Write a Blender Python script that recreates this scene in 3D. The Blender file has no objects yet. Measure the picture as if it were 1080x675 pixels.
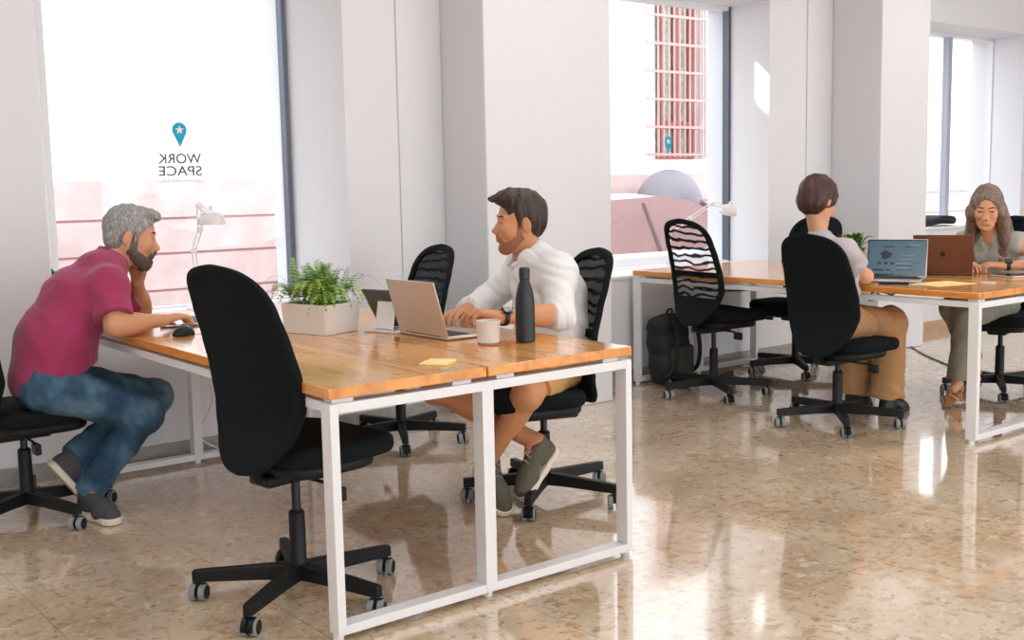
import bpy, bmesh, math, random
import numpy as np
from mathutils import Vector, Matrix, noise

random.seed(7)
SC = bpy.context.scene
COL = SC.collection
PI = math.pi
V = Vector


# ------------------------------------------------------------------ objects
def link(o, parent=None):
    COL.objects.link(o)
    if parent is not None:
        o.parent = parent
    return o


def tag(o, label=None, cat=None, group=None, kind=None):
    if label: o['label'] = label
    if cat: o['category'] = cat
    if group: o['group'] = group
    if kind: o['kind'] = kind
    return o


def thing(name, label, cat, loc=(0, 0, 0), rz=0.0, group=None):
    o = bpy.data.objects.new(name, None)
    o.empty_display_size = 0.1
    o.location = loc
    o.rotation_euler = (0, 0, rz)
    link(o)
    return tag(o, label, cat, group)


def mesh_obj(name, verts, faces, mat, parent=None, smooth=True, origin=None, sharp=None):
    """verts in world (origin given) or in parent space"""
    v = np.asarray(verts, dtype=float)
    if origin is not None:
        v = v - np.asarray(origin, dtype=float)
    me = bpy.data.meshes.new(name)
    me.from_pydata(v.tolist(), [], [list(map(int, f)) for f in faces])
    me.update()
    if smooth:
        me.polygons.foreach_set('use_smooth', [True] * len(me.polygons))
        if sharp is not None:
            me.set_sharp_from_angle(angle=sharp)
    for m in (mat if isinstance(mat, (list, tuple)) else [mat]):
        me.materials.append(m)
    return link(bpy.data.objects.new(name, me), parent)


def bm_obj(name, bm, mat, parent=None, smooth=True, sharp=math.radians(40), bevel=0.0):
    bmesh.ops.recalc_face_normals(bm, faces=bm.faces)
    me = bpy.data.meshes.new(name)
    bm.to_mesh(me)
    bm.free()
    if smooth:
        me.polygons.foreach_set('use_smooth', [True] * len(me.polygons))
        me.set_sharp_from_angle(angle=sharp)
    for m in (mat if isinstance(mat, (list, tuple)) else [mat]):
        me.materials.append(m)
    o = link(bpy.data.objects.new(name, me), parent)
    if bevel:
        b = o.modifiers.new('bevel', 'BEVEL')
        b.width = bevel
        b.segments = 2
        b.limit_method = 'ANGLE'
        b.harden_normals = False
    return o


def copy_tree(o, parent=None):
    c = o.copy()
    COL.objects.link(c)
    if parent is not None:
        c.parent = parent
    for ch in list(o.children):
        copy_tree(ch, c)
    return c


# ------------------------------------------------------------------ bmesh shapes
def add_box(bm, lo, hi, M=None):
    x0, y0, z0 = lo
    x1, y1, z1 = hi
    co = [(x0, y0, z0), (x1, y0, z0), (x1, y1, z0), (x0, y1, z0), (x0, y0, z1), (x1, y0, z1), (x1, y1, z1), (x0, y1, z1)]
    vs = [bm.verts.new((M @ V(c)) if M else V(c)) for c in co]
    for f in ((0, 3, 2, 1), (4, 5, 6, 7), (0, 1, 5, 4), (1, 2, 6, 5), (2, 3, 7, 6), (3, 0, 4, 7)):
        bm.faces.new([vs[i] for i in f])


def box(lo, hi, M=None):
    bm = bmesh.new()
    add_box(bm, lo, hi, M)
    return bm


def add_prism(bm, poly, z0, z1):
    a = [bm.verts.new((x, y, z0)) for x, y in poly]
    b = [bm.verts.new((x, y, z1)) for x, y in poly]
    n = len(poly)
    bm.faces.new(a[::-1])
    bm.faces.new(b)
    for i in range(n):
        j = (i + 1) % n
        bm.faces.new([a[i], a[j], b[j], b[i]])


def add_lathe(bm, prof, M=None, n=32, cap=True):
    rings = []
    for r, z in prof:
        ring = []
        for i in range(n):
            t = 2 * PI * i / n
            p = V((r * math.cos(t), r * math.sin(t), z))
            ring.append(bm.verts.new((M @ p) if M else p))
        rings.append(ring)
    for a, b in zip(rings[:-1], rings[1:]):
        for i in range(n):
            j = (i + 1) % n
            bm.faces.new([a[i], a[j], b[j], b[i]])
    if cap:
        if prof[0][0] > 1e-6: bm.faces.new(rings[0][::-1])
        if prof[-1][0] > 1e-6: bm.faces.new(rings[-1])


def lathe(prof, M=None, n=32):
    bm = bmesh.new()
    add_lathe(bm, prof, M, n)
    return bm


def add_tube(bm, pts, r, n=8, ry=None):
    pts = [V(p) for p in pts]
    rr = r if isinstance(r, (list, tuple)) else [r] * len(pts)
    rings = []
    up = V((0.13, 0.27, 1)).normalized()
    for i, p in enumerate(pts):
        d = (pts[min(i + 1, len(pts) - 1)] - pts[max(i - 1, 0)]).normalized()
        a = d.cross(up)
        if a.length < 1e-3: a = d.cross(V((1, 0, 0)))
        a.normalize()
        b = d.cross(a).normalized()
        up = -b if (-b).dot(up) > 0 else b
        rings.append([bm.verts.new(p + a * rr[i] * math.cos(2 * PI * k / n) + b * rr[i] * math.sin(2 * PI * k / n)) for k in range(n)])
    for a, b in zip(rings[:-1], rings[1:]):
        for i in range(n):
            j = (i + 1) % n
            bm.faces.new([a[i], a[j], b[j], b[i]])
    bm.faces.new(rings[0][::-1])
    bm.faces.new(rings[-1])


def tube(pts, r, n=8):
    bm = bmesh.new()
    add_tube(bm, pts, r, n)
    return bm


def catmull(pts, k=8):
    P = [V(p) for p in pts]
    P = [2 * P[0] - P[1]] + P + [2 * P[-1] - P[-2]]
    out = []
    for i in range(1, len(P) - 2):
        a, b, c, d = P[i - 1:i + 3]
        for j in range(k):
            t = j / k
            out.append(0.5 * ((2 * b) + (-a + c) * t + (2 * a - 5 * b + 4 * c - d) * t * t + (-a + 3 * b - 3 * c + d) * t ** 3))
    out.append(P[-2])
    return out


# ------------------------------------------------------------------ materials
def nodes(name):
    m = bpy.data.materials.new(name)
    m.use_nodes = True
    nt = m.node_tree
    return m, nt, nt.nodes, nt.links, nt.nodes['Principled BSDF']


def mat(name, col, rough=0.5, metal=0.0, spec=0.5, bump=None, coat=0.0, sheen=0.0, sss=0.0, var=None):
    """bump=(scale, strength), var=(scale, amount) small colour variation"""
    m, nt, N, L, b = nodes(name)
    b.inputs['Base Color'].default_value = (*col, 1)
    b.inputs['Roughness'].default_value = rough
    b.inputs['Metallic'].default_value = metal
    b.inputs['Specular IOR Level'].default_value = spec
    b.inputs['Coat Weight'].default_value = coat
    b.inputs['Coat Roughness'].default_value = 0.08
    if sheen:
        b.inputs['Sheen Weight'].default_value = sheen
        b.inputs['Sheen Roughness'].default_value = 0.5
    if sss:
        b.inputs['Subsurface Weight'].default_value = sss
        b.inputs['Subsurface Radius'].default_value = (0.012, 0.005, 0.003)
        b.inputs['Subsurface Scale'].default_value = 1.0
    tc = N.new('ShaderNodeTexCoord')
    if bump:
        n = N.new('ShaderNodeTexNoise')
        n.inputs['Scale'].default_value = bump[0]
        n.inputs['Detail'].default_value = 4
        L.new(tc.outputs['Object'], n.inputs['Vector'])
        bp = N.new('ShaderNodeBump')
        bp.inputs['Strength'].default_value = bump[1]
        bp.inputs['Distance'].default_value = 0.01
        L.new(n.outputs['Fac'], bp.inputs['Height'])
        L.new(bp.outputs['Normal'], b.inputs['Normal'])
    if var:
        n = N.new('ShaderNodeTexNoise')
        n.inputs['Scale'].default_value = var[0]
        n.inputs['Detail'].default_value = 5
        L.new(tc.outputs['Object'], n.inputs['Vector'])
        mr = N.new('ShaderNodeMapRange')
        mr.inputs[1].default_value = 0.3
        mr.inputs[2].default_value = 0.7
        mr.inputs[3].default_value = 1 - var[1]
        mr.inputs[4].default_value = 1 + var[1]
        L.new(n.outputs['Fac'], mr.inputs[0])
        mx = N.new('ShaderNodeMix')
        mx.data_type = 'RGBA'
        mx.blend_type = 'MULTIPLY'
        mx.inputs[0].default_value = 1
        mx.inputs[6].default_value = (*col, 1)
        L.new(mr.outputs[0], mx.inputs[7])
        L.new(mx.outputs[2], b.inputs['Base Color'])
    return m


def hexlin(r, g, b):
    f = lambda c: (c / 255 / 12.92) if c / 255 <= 0.04045 else ((c / 255 + 0.055) / 1.055) ** 2.4
    return (f(r), f(g), f(b))


def ramp(N, stops, interp='LINEAR'):
    r = N.new('ShaderNodeValToRGB')
    r.color_ramp.interpolation = interp
    e = r.color_ramp.elements
    while len(e) > 1: e.remove(e[-1])
    e[0].position, e[0].color = stops[0][0], (*stops[0][1], 1)
    for p, c in stops[1:]:
        x = e.new(p)
        x.color = (*c, 1)
    return r


def wood_mat(name='varnished_pine', dark=1.0):
    m, nt, N, L, b = nodes(name)
    tc = N.new('ShaderNodeTexCoord')
    mp = N.new('ShaderNodeMapping')
    mp.inputs['Scale'].default_value = (9, 1.4, 9)
    L.new(tc.outputs['Object'], mp.inputs['Vector'])
    n1 = N.new('ShaderNodeTexNoise')
    n1.inputs['Scale'].default_value = 2.2
    n1.inputs['Detail'].default_value = 3
    n1.inputs['Distortion'].default_value = 0.5
    L.new(mp.outputs[0], n1.inputs['Vector'])
    r1 = ramp(N, [(0.28, hexlin(206, 132, 62)), (0.46, hexlin(226, 162, 82)), (0.62, hexlin(234, 174, 100)), (0.8, hexlin(214, 142, 68))])
    L.new(n1.outputs['Fac'], r1.inputs[0])
    # planks: staves 9 cm wide with their own tone
    sx = N.new('ShaderNodeSeparateXYZ')
    L.new(tc.outputs['Object'], sx.inputs[0])
    mth = N.new('ShaderNodeMath'); mth.operation = 'MULTIPLY'; mth.inputs[1].default_value = 10.5
    L.new(sx.outputs[0], mth.inputs[0])
    fl = N.new('ShaderNodeMath'); fl.operation = 'FLOOR'
    L.new(mth.outputs[0], fl.inputs[0])
    wn = N.new('ShaderNodeTexWhiteNoise'); wn.noise_dimensions = '1D'
    L.new(fl.outputs[0], wn.inputs['W'])
    mr = N.new('ShaderNodeMapRange'); mr.inputs[3].default_value = 0.86; mr.inputs[4].default_value = 1.08
    L.new(wn.outputs['Value'], mr.inputs[0])
    mx = N.new('ShaderNodeMix'); mx.data_type = 'RGBA'; mx.blend_type = 'MULTIPLY'; mx.inputs[0].default_value = 1
    L.new(r1.outputs[0], mx.inputs[6]); L.new(mr.outputs[0], mx.inputs[7])
    # knots
    vo = N.new('ShaderNodeTexVoronoi'); vo.inputs['Scale'].default_value = 1.0
    mp2 = N.new('ShaderNodeMapping'); mp2.inputs['Scale'].default_value = (7.5, 4.6, 7.5)
    L.new(tc.outputs['Object'], mp2.inputs['Vector']); L.new(mp2.outputs[0], vo.inputs['Vector'])
    rk = ramp(N, [(0.0, (.8, .8, .8)), (0.06, (0.5, 0.5, 0.5)), (0.11, (0, 0, 0))])
    L.new(vo.outputs['Distance'], rk.inputs[0])
    mk = N.new('ShaderNodeMix'); mk.data_type = 'RGBA'
    L.new(rk.outputs[0], mk.inputs[0]); L.new(mx.outputs[2], mk.inputs[6])
    mk.inputs[7].default_value = (*hexlin(150, 78, 26), 1)
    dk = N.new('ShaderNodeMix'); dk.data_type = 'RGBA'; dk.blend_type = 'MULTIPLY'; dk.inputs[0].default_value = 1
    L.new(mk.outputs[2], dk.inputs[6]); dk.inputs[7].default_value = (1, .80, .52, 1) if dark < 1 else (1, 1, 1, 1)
    L.new(dk.outputs[2], b.inputs['Base Color'])
    b.inputs['Roughness'].default_value = 0.22
    b.inputs['Coat Weight'].default_value = 0.6
    b.inputs['Coat Roughness'].default_value = 0.12
    return m


def floor_mat():
    m, nt, N, L, b = nodes('polished_terrazzo')
    tc = N.new('ShaderNodeTexCoord')
    base = N.new('ShaderNodeTexNoise'); base.inputs['Scale'].default_value = 2.3; base.inputs['Detail'].default_value = 8
    L.new(tc.outputs['Object'], base.inputs['Vector'])
    rb = ramp(N, [(0.3, hexlin(198, 172, 144)), (0.5, hexlin(216, 194, 166)), (0.7, hexlin(228, 210, 186))])
    L.new(base.outputs['Fac'], rb.inputs[0])
    # marble chips, two sizes
    dn = N.new('ShaderNodeTexNoise'); dn.inputs['Scale'].default_value = 14; dn.inputs['Detail'].default_value = 3
    L.new(tc.outputs['Object'], dn.inputs['Vector'])
    ad = N.new('ShaderNodeMix'); ad.data_type = 'RGBA'; ad.blend_type = 'ADD'; ad.inputs[0].default_value = 0.09
    L.new(tc.outputs['Object'], ad.inputs[6]); L.new(dn.outputs['Color'], ad.inputs[7])
    prev = rb.outputs[0]
    for sc, thr, stops in ((22, 0.62, [(0, hexlin(164, 122, 84)), (0.35, hexlin(198, 160, 120)), (0.6, hexlin(214, 184, 146)), (0.85, hexlin(238, 222, 198)), (1, hexlin(246, 236, 220))]),
                           (55, 0.55, [(0, hexlin(140, 104, 72)), (0.4, hexlin(188, 150, 112)), (0.7, hexlin(224, 200, 166)), (1, hexlin(240, 228, 208))])):
        vo = N.new('ShaderNodeTexVoronoi'); vo.inputs['Scale'].default_value = sc
        L.new(ad.outputs[2], vo.inputs['Vector'])
        sp = N.new('ShaderNodeSeparateColor'); L.new(vo.outputs['Color'], sp.inputs[0])
        rc = ramp(N, stops); L.new(sp.outputs[0], rc.inputs[0])
        mk = N.new('ShaderNodeMath'); mk.operation = 'GREATER_THAN'; mk.inputs[1].default_value = thr
        L.new(sp.outputs[1], mk.inputs[0])
        ed = N.new('ShaderNodeMapRange'); ed.inputs[1].default_value = 0.62; ed.inputs[2].default_value = 0.38; ed.inputs[3].default_value = 0; ed.inputs[4].default_value = 0.6
        L.new(vo.outputs['Distance'], ed.inputs[0])
        ml = N.new('ShaderNodeMath'); ml.operation = 'MULTIPLY'
        L.new(mk.outputs[0], ml.inputs[0]); L.new(ed.outputs[0], ml.inputs[1])
        mx = N.new('ShaderNodeMix'); mx.data_type = 'RGBA'
        L.new(ml.outputs[0], mx.inputs[0]); L.new(prev, mx.inputs[6]); L.new(rc.outputs[0], mx.inputs[7])
        prev = mx.outputs[2]
    # tile joints
    br = N.new('ShaderNodeTexBrick')
    br.offset = 0.0
    br.inputs['Scale'].default_value = 1.0
    br.inputs['Brick Width'].default_value = 0.6; br.inputs['Row Height'].default_value = 0.6
    br.inputs['Mortar Size'].default_value = 0.0035; br.inputs['Mortar Smooth'].default_value = 0.3
    L.new(tc.outputs['Object'], br.inputs['Vector'])
    mj = N.new('ShaderNodeMix'); mj.data_type = 'RGBA'
    jf = N.new('ShaderNodeMath'); jf.operation = 'MULTIPLY'; jf.inputs[1].default_value = 0.4
    L.new(br.outputs['Fac'], jf.inputs[0])
    L.new(jf.outputs[0], mj.inputs[0]); L.new(prev, mj.inputs[6]); mj.inputs[7].default_value = (*hexlin(150, 124, 98), 1)
    L.new(mj.outputs[2], b.inputs['Base Color'])
    b.inputs['Roughness'].default_value = 0.09
    b.inputs['Specular IOR Level'].default_value = 1.0
    b.inputs['Coat Weight'].default_value = 0.7
    b.inputs['Coat Roughness'].default_value = 0.05
    wv = N.new('ShaderNodeTexNoise'); wv.inputs['Scale'].default_value = 1.6; wv.inputs['Detail'].default_value = 2
    L.new(tc.outputs['Object'], wv.inputs['Vector'])
    bp = N.new('ShaderNodeBump'); bp.inputs['Strength'].default_value = 0.06; bp.inputs['Distance'].default_value = 0.05
    L.new(wv.outputs['Fac'], bp.inputs['Height']); L.new(bp.outputs[0], b.inputs['Normal'])
    return m


def mesh_fabric(name, lo, hi):
    """two layers of see-through weave: bands where the threads line up are open, the others close"""
    m, nt, N, L, b = nodes(name)
    b.inputs['Base Color'].default_value = (0.006, 0.009, 0.011, 1)
    b.inputs['Specular IOR Level'].default_value = 0.12
    b.inputs['Roughness'].default_value = 0.8
    tc = N.new('ShaderNodeTexCoord')
    dn = N.new('ShaderNodeTexNoise'); dn.inputs['Scale'].default_value = 4.5; dn.inputs['Detail'].default_value = 2
    L.new(tc.outputs['Object'], dn.inputs['Vector'])
    wv = N.new('ShaderNodeTexWave'); wv.wave_type = 'BANDS'; wv.bands_direction = 'Z'
    wv.inputs['Scale'].default_value = 7.5; wv.inputs['Distortion'].default_value = 6.0
    wv.inputs['Detail'].default_value = 1.5; wv.inputs['Detail Scale'].default_value = 1.0
    L.new(tc.outputs['Object'], wv.inputs['Vector'])
    mr = N.new('ShaderNodeMapRange'); mr.inputs[1].default_value = 0.06; mr.inputs[2].default_value = 0.42
    mr.inputs[3].default_value = lo; mr.inputs[4].default_value = hi
    L.new(wv.outputs['Fac'], mr.inputs[0])
    tr = N.new('ShaderNodeBsdfTransparent')
    ms = N.new('ShaderNodeMixShader')
    L.new(mr.outputs[0], ms.inputs[0]); L.new(b.outputs[0], ms.inputs[1]); L.new(tr.outputs[0], ms.inputs[2])
    L.new(ms.outputs[0], N['Material Output'].inputs[0])
    return m


def glass_mat():
    m, nt, N, L, b = nodes('window_glass')
    N.remove(b)
    tr = N.new('ShaderNodeBsdfTransparent'); tr.inputs[0].default_value = (0.97, 0.98, 0.98, 1)
    gl = N.new('ShaderNodeBsdfGlossy'); gl.inputs['Roughness'].default_value = 0.0
    ms = N.new('ShaderNodeMixShader')
    ms.inputs[0].default_value = 0.02
    L.new(tr.outputs[0], ms.inputs[1]); L.new(gl.outputs[0], ms.inputs[2])
    L.new(ms.outputs[0], N['Material Output'].inputs[0])
    return m


def hair_mat(name, cols, scale=(60, 60, 12), rough=0.45):
    m, nt, N, L, b = nodes(name)
    tc = N.new('ShaderNodeTexCoord')
    mp = N.new('ShaderNodeMapping'); mp.inputs['Scale'].default_value = scale
    L.new(tc.outputs['Object'], mp.inputs['Vector'])
    n = N.new('ShaderNodeTexNoise'); n.inputs['Scale'].default_value = 3; n.inputs['Detail'].default_value = 6; n.inputs['Roughness'].default_value = 0.7
    L.new(mp.outputs[0], n.inputs['Vector'])
    r = ramp(N, [(0.3 + 0.4 * i / (len(cols) - 1), c) for i, c in enumerate(cols)])
    L.new(n.outputs['Fac'], r.inputs[0])
    L.new(r.outputs[0], b.inputs['Base Color'])
    b.inputs['Roughness'].default_value = rough
    bp = N.new('ShaderNodeBump'); bp.inputs['Strength'].default_value = 0.5; bp.inputs['Distance'].default_value = 0.004
    L.new(n.outputs['Fac'], bp.inputs['Height']); L.new(bp.outputs[0], b.inputs['Normal'])
    return m


def denim_mat():
    m, nt, N, L, b = nodes('denim')
    tc = N.new('ShaderNodeTexCoord')
    n = N.new('ShaderNodeTexNoise'); n.inputs['Scale'].default_value = 7; n.inputs['Detail'].default_value = 5
    L.new(tc.outputs['Object'], n.inputs['Vector'])
    r = ramp(N, [(0.32, hexlin(26, 54, 78)), (0.5, hexlin(48, 84, 110)), (0.68, hexlin(98, 132, 154))])
    L.new(n.outputs['Fac'], r.inputs[0])
    L.new(r.outputs[0], b.inputs['Base Color'])
    b.inputs['Roughness'].default_value = 0.85
    return m


def emis(name, col, s):
    m, nt, N, L, b = nodes(name)
    b.inputs['Base Color'].default_value = (*[c * 0.05 for c in col], 1)
    b.inputs['Emission Color'].default_value = (*col, 1)
    b.inputs['Emission Strength'].default_value = s
    b.inputs['Roughness'].default_value = 0.2
    return m


M = {}
M['wall'] = mat('white_wall_paint', (0.765, 0.765, 0.795), 0.7, spec=0.2, bump=(60, 0.03))
M['ceiling'] = mat('ceiling_paint', (0.85, 0.85, 0.85), 0.9, spec=0.1)
M['floor'] = floor_mat()
M['stone'] = mat('grey_stone', (0.36, 0.34, 0.32), 0.35, var=(30, 0.15))
M['brownstone'] = mat('brown_stone', hexlin(196, 160, 130), 0.3, var=(30, 0.15))
M['wood'] = wood_mat()
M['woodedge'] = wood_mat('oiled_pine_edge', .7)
M['whitemetal'] = mat('white_powder_coat', (0.82, 0.82, 0.84), 0.35)
M['darkframe'] = mat('dark_grey_aluminium', hexlin(92, 100, 112), 0.4, metal=0.3)
M['glareframe'] = mat('glare_pale_aluminium', hexlin(170, 176, 190), 0.4)  # mullion colour lightened to carry the window glare
M['glass'] = glass_mat()
M['blackplastic'] = mat('black_plastic', (0.007, 0.0085, 0.0095), 0.5, spec=0.3)
M['blackfabric'] = mat('black_fabric', (0.007, 0.010, 0.012), 0.9, spec=0.15, bump=(900, 0.15))
M['mesh_open'] = mesh_fabric('open_mesh_fabric', 0.10, 0.92)
M['mesh_half'] = mesh_fabric('half_open_mesh_fabric', 0.02, 0.26)
M['mesh_close'] = mesh_fabric('close_mesh_fabric', 0.0, 0.02)
M['tread'] = mat('grey_caster_tread', (0.25, 0.27, 0.28), 0.6)
M['blacksteel'] = mat('black_steel', (0.02, 0.02, 0.022), 0.3, metal=0.5)


# ------------------------------------------------------------------ signed-distance modelling
def nv(a):
    a = np.asarray(a, dtype=float)
    return a / (np.linalg.norm(a) + 1e-12)


def frame(f, u):
    """columns: forward, left, up"""
    f = nv(f)
    l = nv(np.cross(u, f))
    return np.stack([f, l, np.cross(f, l)], axis=1)


class SDF:
    def __init__(s, res):
        s.res = res
        s.ops = []

    def _add(s, fn, lo, hi, k, mode):
        s.ops.append((fn, np.asarray(lo, float), np.asarray(hi, float), k, mode))

    def cap(s, a, b, ra, rb=None, k=0.02, lat=None, sc=1.0, flat=None, mode='u'):
        a = np.asarray(a, float); b = np.asarray(b, float)
        rb = ra if rb is None else rb
        ba = b - a
        L2 = ba @ ba + 1e-12
        w = None if lat is None else nv(lat)
        d0 = nv(ba)

        def fn(X, Y, Z):
            px, py, pz = X - a[0], Y - a[1], Z - a[2]
            t = np.clip((px * ba[0] + py * ba[1] + pz * ba[2]) / L2, 0, 1)
            qx, qy, qz = px - t * ba[0], py - t * ba[1], pz - t * ba[2]
            if w is not None:
                c = (qx * w[0] + qy * w[1] + qz * w[2]) * (1 / sc - 1)
                qx, qy, qz = qx + c * w[0], qy + c * w[1], qz + c * w[2]
            d = np.sqrt(qx * qx + qy * qy + qz * qz) - (ra + (rb - ra) * t)
            if flat and 'b' in flat:
                d = np.maximum(d, (X - b[0]) * d0[0] + (Y - b[1]) * d0[1] + (Z - b[2]) * d0[2])
            if flat and 'a' in flat:
                d = np.maximum(d, -((X - a[0]) * d0[0] + (Y - a[1]) * d0[1] + (Z - a[2]) * d0[2]))
            return d
        r = max(ra, rb) * max(1, sc)
        s._add(fn, np.minimum(a, b) - r, np.maximum(a, b) + r, k, mode)
        return s

    def ell(s, c, r, R=None, k=0.02, mode='u'):
        c = np.asarray(c, float); r = np.asarray(r, float)
        R = np.eye(3) if R is None else R

        def fn(X, Y, Z):
            px, py, pz = X - c[0], Y - c[1], Z - c[2]
            q = [(px * R[0, i] + py * R[1, i] + pz * R[2, i]) for i in range(3)]
            k0 = np.sqrt((q[0] / r[0]) ** 2 + (q[1] / r[1]) ** 2 + (q[2] / r[2]) ** 2)
            k1 = np.sqrt((q[0] / r[0] ** 2) ** 2 + (q[1] / r[1] ** 2) ** 2 + (q[2] / r[2] ** 2) ** 2)
            return k0 * (k0 - 1) / (k1 + 1e-9)
        e = np.abs(R) @ r
        s._add(fn, c - e, c + e, k, mode)
        return s

    def rbox(s, c, h, R=None, rd=0.01, plan=None, k=0.01, mode='u', bend=None):
        c = np.asarray(c, float); h = np.asarray(h, float)
        R = np.eye(3) if R is None else R

        def fn(X, Y, Z):
            px, py, pz = X - c[0], Y - c[1], Z - c[2]
            q = [(px * R[0, i] + py * R[1, i] + pz * R[2, i]) for i in range(3)]
            if bend is not None: q[2] = q[2] - bend(q[0], q[1])
            pr = rd if plan is None else plan
            ax, ay = np.abs(q[0]) - h[0] + pr, np.abs(q[1]) - h[1] + pr
            dp = np.minimum(np.maximum(ax, ay), 0) + np.sqrt(np.maximum(ax, 0) ** 2 + np.maximum(ay, 0) ** 2) - pr
            u, v = dp + rd, np.abs(q[2]) - h[2] + rd
            return np.minimum(np.maximum(u, v), 0) + np.sqrt(np.maximum(u, 0) ** 2 + np.maximum(v, 0) ** 2) - rd
        e = np.abs(R) @ (h + (0.05 if bend is not None else 0))
        s._add(fn, c - e, c + e, k, mode)
        return s

    def clip(s, p, n, k=0.004):
        p = np.asarray(p, float); n = nv(n)
        s._add(lambda X, Y, Z: (X - p[0]) * n[0] + (Y - p[1]) * n[1] + (Z - p[2]) * n[2], None or p * 0 - 1e9, p * 0 + 1e9, k, 'i')
        return s

    def disp(s, fn):
        s._add(fn, np.zeros(3) - 1e9, np.zeros(3) + 1e9, 0, 'd')
        return s

    def build(s):
        h = s.res
        us = [o for o in s.ops if o[4] == 'u']
        pad = 6 * h + 0.02
        lo = np.min([o[1] for o in us], axis=0) - pad
        hi = np.max([o[2] for o in us], axis=0) + pad
        n = np.ceil((hi - lo) / h).astype(int) + 1
        D = np.full(n, 0.2, dtype=np.float32)
        ax = [(lo[i] + h * np.arange(n[i])).astype(np.float32) for i in range(3)]
        for fn, a, b, k, mode in s.ops:
            m = k + 4 * h
            i0 = np.clip(np.floor((a - m - lo) / h).astype(int), 0, n)
            i1 = np.clip(np.ceil((b + m - lo) / h).astype(int) + 1, 0, n)
            if np.any(i1 <= i0): continue
            sl = tuple(slice(i0[i], i1[i]) for i in range(3))
            X, Y, Z = ax[0][sl[0]][:, None, None], ax[1][sl[1]][None, :, None], ax[2][sl[2]][None, None, :]
            A = D[sl]
            if mode == 'd':
                D[sl] = A + fn(X, Y, Z).astype(np.float32)
                continue
            d = fn(X, Y, Z).astype(np.float32)
            if mode == 's': d = -d
            if mode == 'u':
                if k > 0:
                    t = np.clip(0.5 + 0.5 * (A - d) / k, 0, 1)
                    D[sl] = A + (d - A) * t - k * t * (1 - t)
                else:
                    D[sl] = np.minimum(A, d)
            else:
                if k > 0:
                    t = np.clip(0.5 + 0.5 * (d - A) / k, 0, 1)
                    D[sl] = A + (d - A) * t + k * t * (1 - t)
                else:
                    D[sl] = np.maximum(A, d)
        D[0] = D[-1] = 0.1; D[:, 0] = D[:, -1] = 0.1; D[:, :, 0] = D[:, :, -1] = 0.1
        return surface_nets(D, lo, h)

    def obj(s, name, material, parent, origin, **kw):
        v, f = s.build()
        return mesh_obj(name, v, f, material, parent, True, origin, **kw)


def surface_nets(D, lo, h):
    ins = D < 0
    n = np.array(D.shape)
    c = n - 1
    sl = [slice(0, -1), slice(1, None)]
    cnt = np.zeros(c, dtype=np.int8)
    for i in (0, 1):
        for j in (0, 1):
            for k in (0, 1):
                cnt += ins[sl[i], sl[j], sl[k]]
    act = (cnt > 0) & (cnt < 8)
    idx = np.full(c, -1, dtype=np.int64)
    I = np.argwhere(act)
    idx[act] = np.arange(len(I))
    pos = np.zeros((len(I), 3)); w = np.zeros(len(I))
    corners = [(i, j, k) for i in (0, 1) for j in (0, 1) for k in (0, 1)]
    vals = {q: D[I[:, 0] + q[0], I[:, 1] + q[1], I[:, 2] + q[2]].astype(float) for q in corners}
    for a in corners:
        for axis in range(3):
            if a[axis]: continue
            b = list(a); b[axis] = 1; b = tuple(b)
            va, vb = vals[a], vals[b]
            m = (va < 0) != (vb < 0)
            t = np.where(m, va / np.where(m, va - vb, 1), 0)
            p = np.array(a, float)[None, :].repeat(len(I), 0)
            p[:, axis] += t
            pos[m] += p[m]; w[m] += 1
    P = lo + h * (I + pos / w[:, None])
    faces = []
    for axis in range(3):
        u, v = (axis + 1) % 3, (axis + 2) % 3
        s0 = [slice(None)] * 3; s1 = [slice(None)] * 3
        s0[axis] = slice(0, -1); s1[axis] = slice(1, None)
        a, b = ins[tuple(s0)], ins[tuple(s1)]
        E = np.argwhere(a != b)
        E = E[(E[:, u] > 0) & (E[:, v] > 0) & (E[:, u] < n[u] - 1) & (E[:, v] < n[v] - 1)]
        if len(E) == 0: continue
        q = []
        for du, dv in ((1, 1), (0, 1), (0, 0), (1, 0)):
            e = E.copy(); e[:, u] -= du; e[:, v] -= dv
            q.append(idx[e[:, 0], e[:, 1], e[:, 2]])
        q = np.stack(q, 1)
        fl = ~a[E[:, 0], E[:, 1], E[:, 2]]
        q[fl] = q[fl][:, ::-1]
        faces.append(q)
    F = np.concatenate(faces)
    F = F[(F >= 0).all(1)]
    return P, F


def folds(amp, freq, dirv, seed=0, warp=0.8):
    """cloth creases: warped ridges running across dirv"""
    rs = np.random.RandomState(seed)
    d = nv(dirv)
    e = nv(np.cross(d, [0.3, 0.5, 0.8])); g = np.cross(d, e)
    ph = rs.rand(8) * 6.28

    def fn(X, Y, Z):
        s = X * d[0] + Y * d[1] + Z * d[2]
        t = X * e[0] + Y * e[1] + Z * e[2]
        r = X * g[0] + Y * g[1] + Z * g[2]
        w = np.sin(t * freq * .37 + ph[0] + 1.3 * np.sin(r * freq * .31 + ph[1])) * warp * 2
        a = np.sin(s * freq + w + ph[2])
        b = np.sin(s * freq * 1.73 + t * freq * .45 + 1.7 * w + ph[3])
        m = 0.5 + 0.5 * np.sin(t * freq * .23 + r * freq * .29 + ph[4])
        return (amp * (a * a * a * m + 0.5 * b * (1 - m))).astype(np.float32)
    return fn


# ------------------------------------------------------------------ the room
def struct(name, bm, m, parent=None, **kw):
    o = bm_obj(name, bm, m, parent, **kw)
    if parent is None: o['kind'] = 'structure'
    return o


YW = 2.55          # inner face of the window wall
YG = 2.95          # glass
YO = 3.15          # outer face
HEAD = 2.6
ROOMX0, ROOMX1, ROOMY0, CEIL = -6.0, 13.0, -7.0, 3.35

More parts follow.
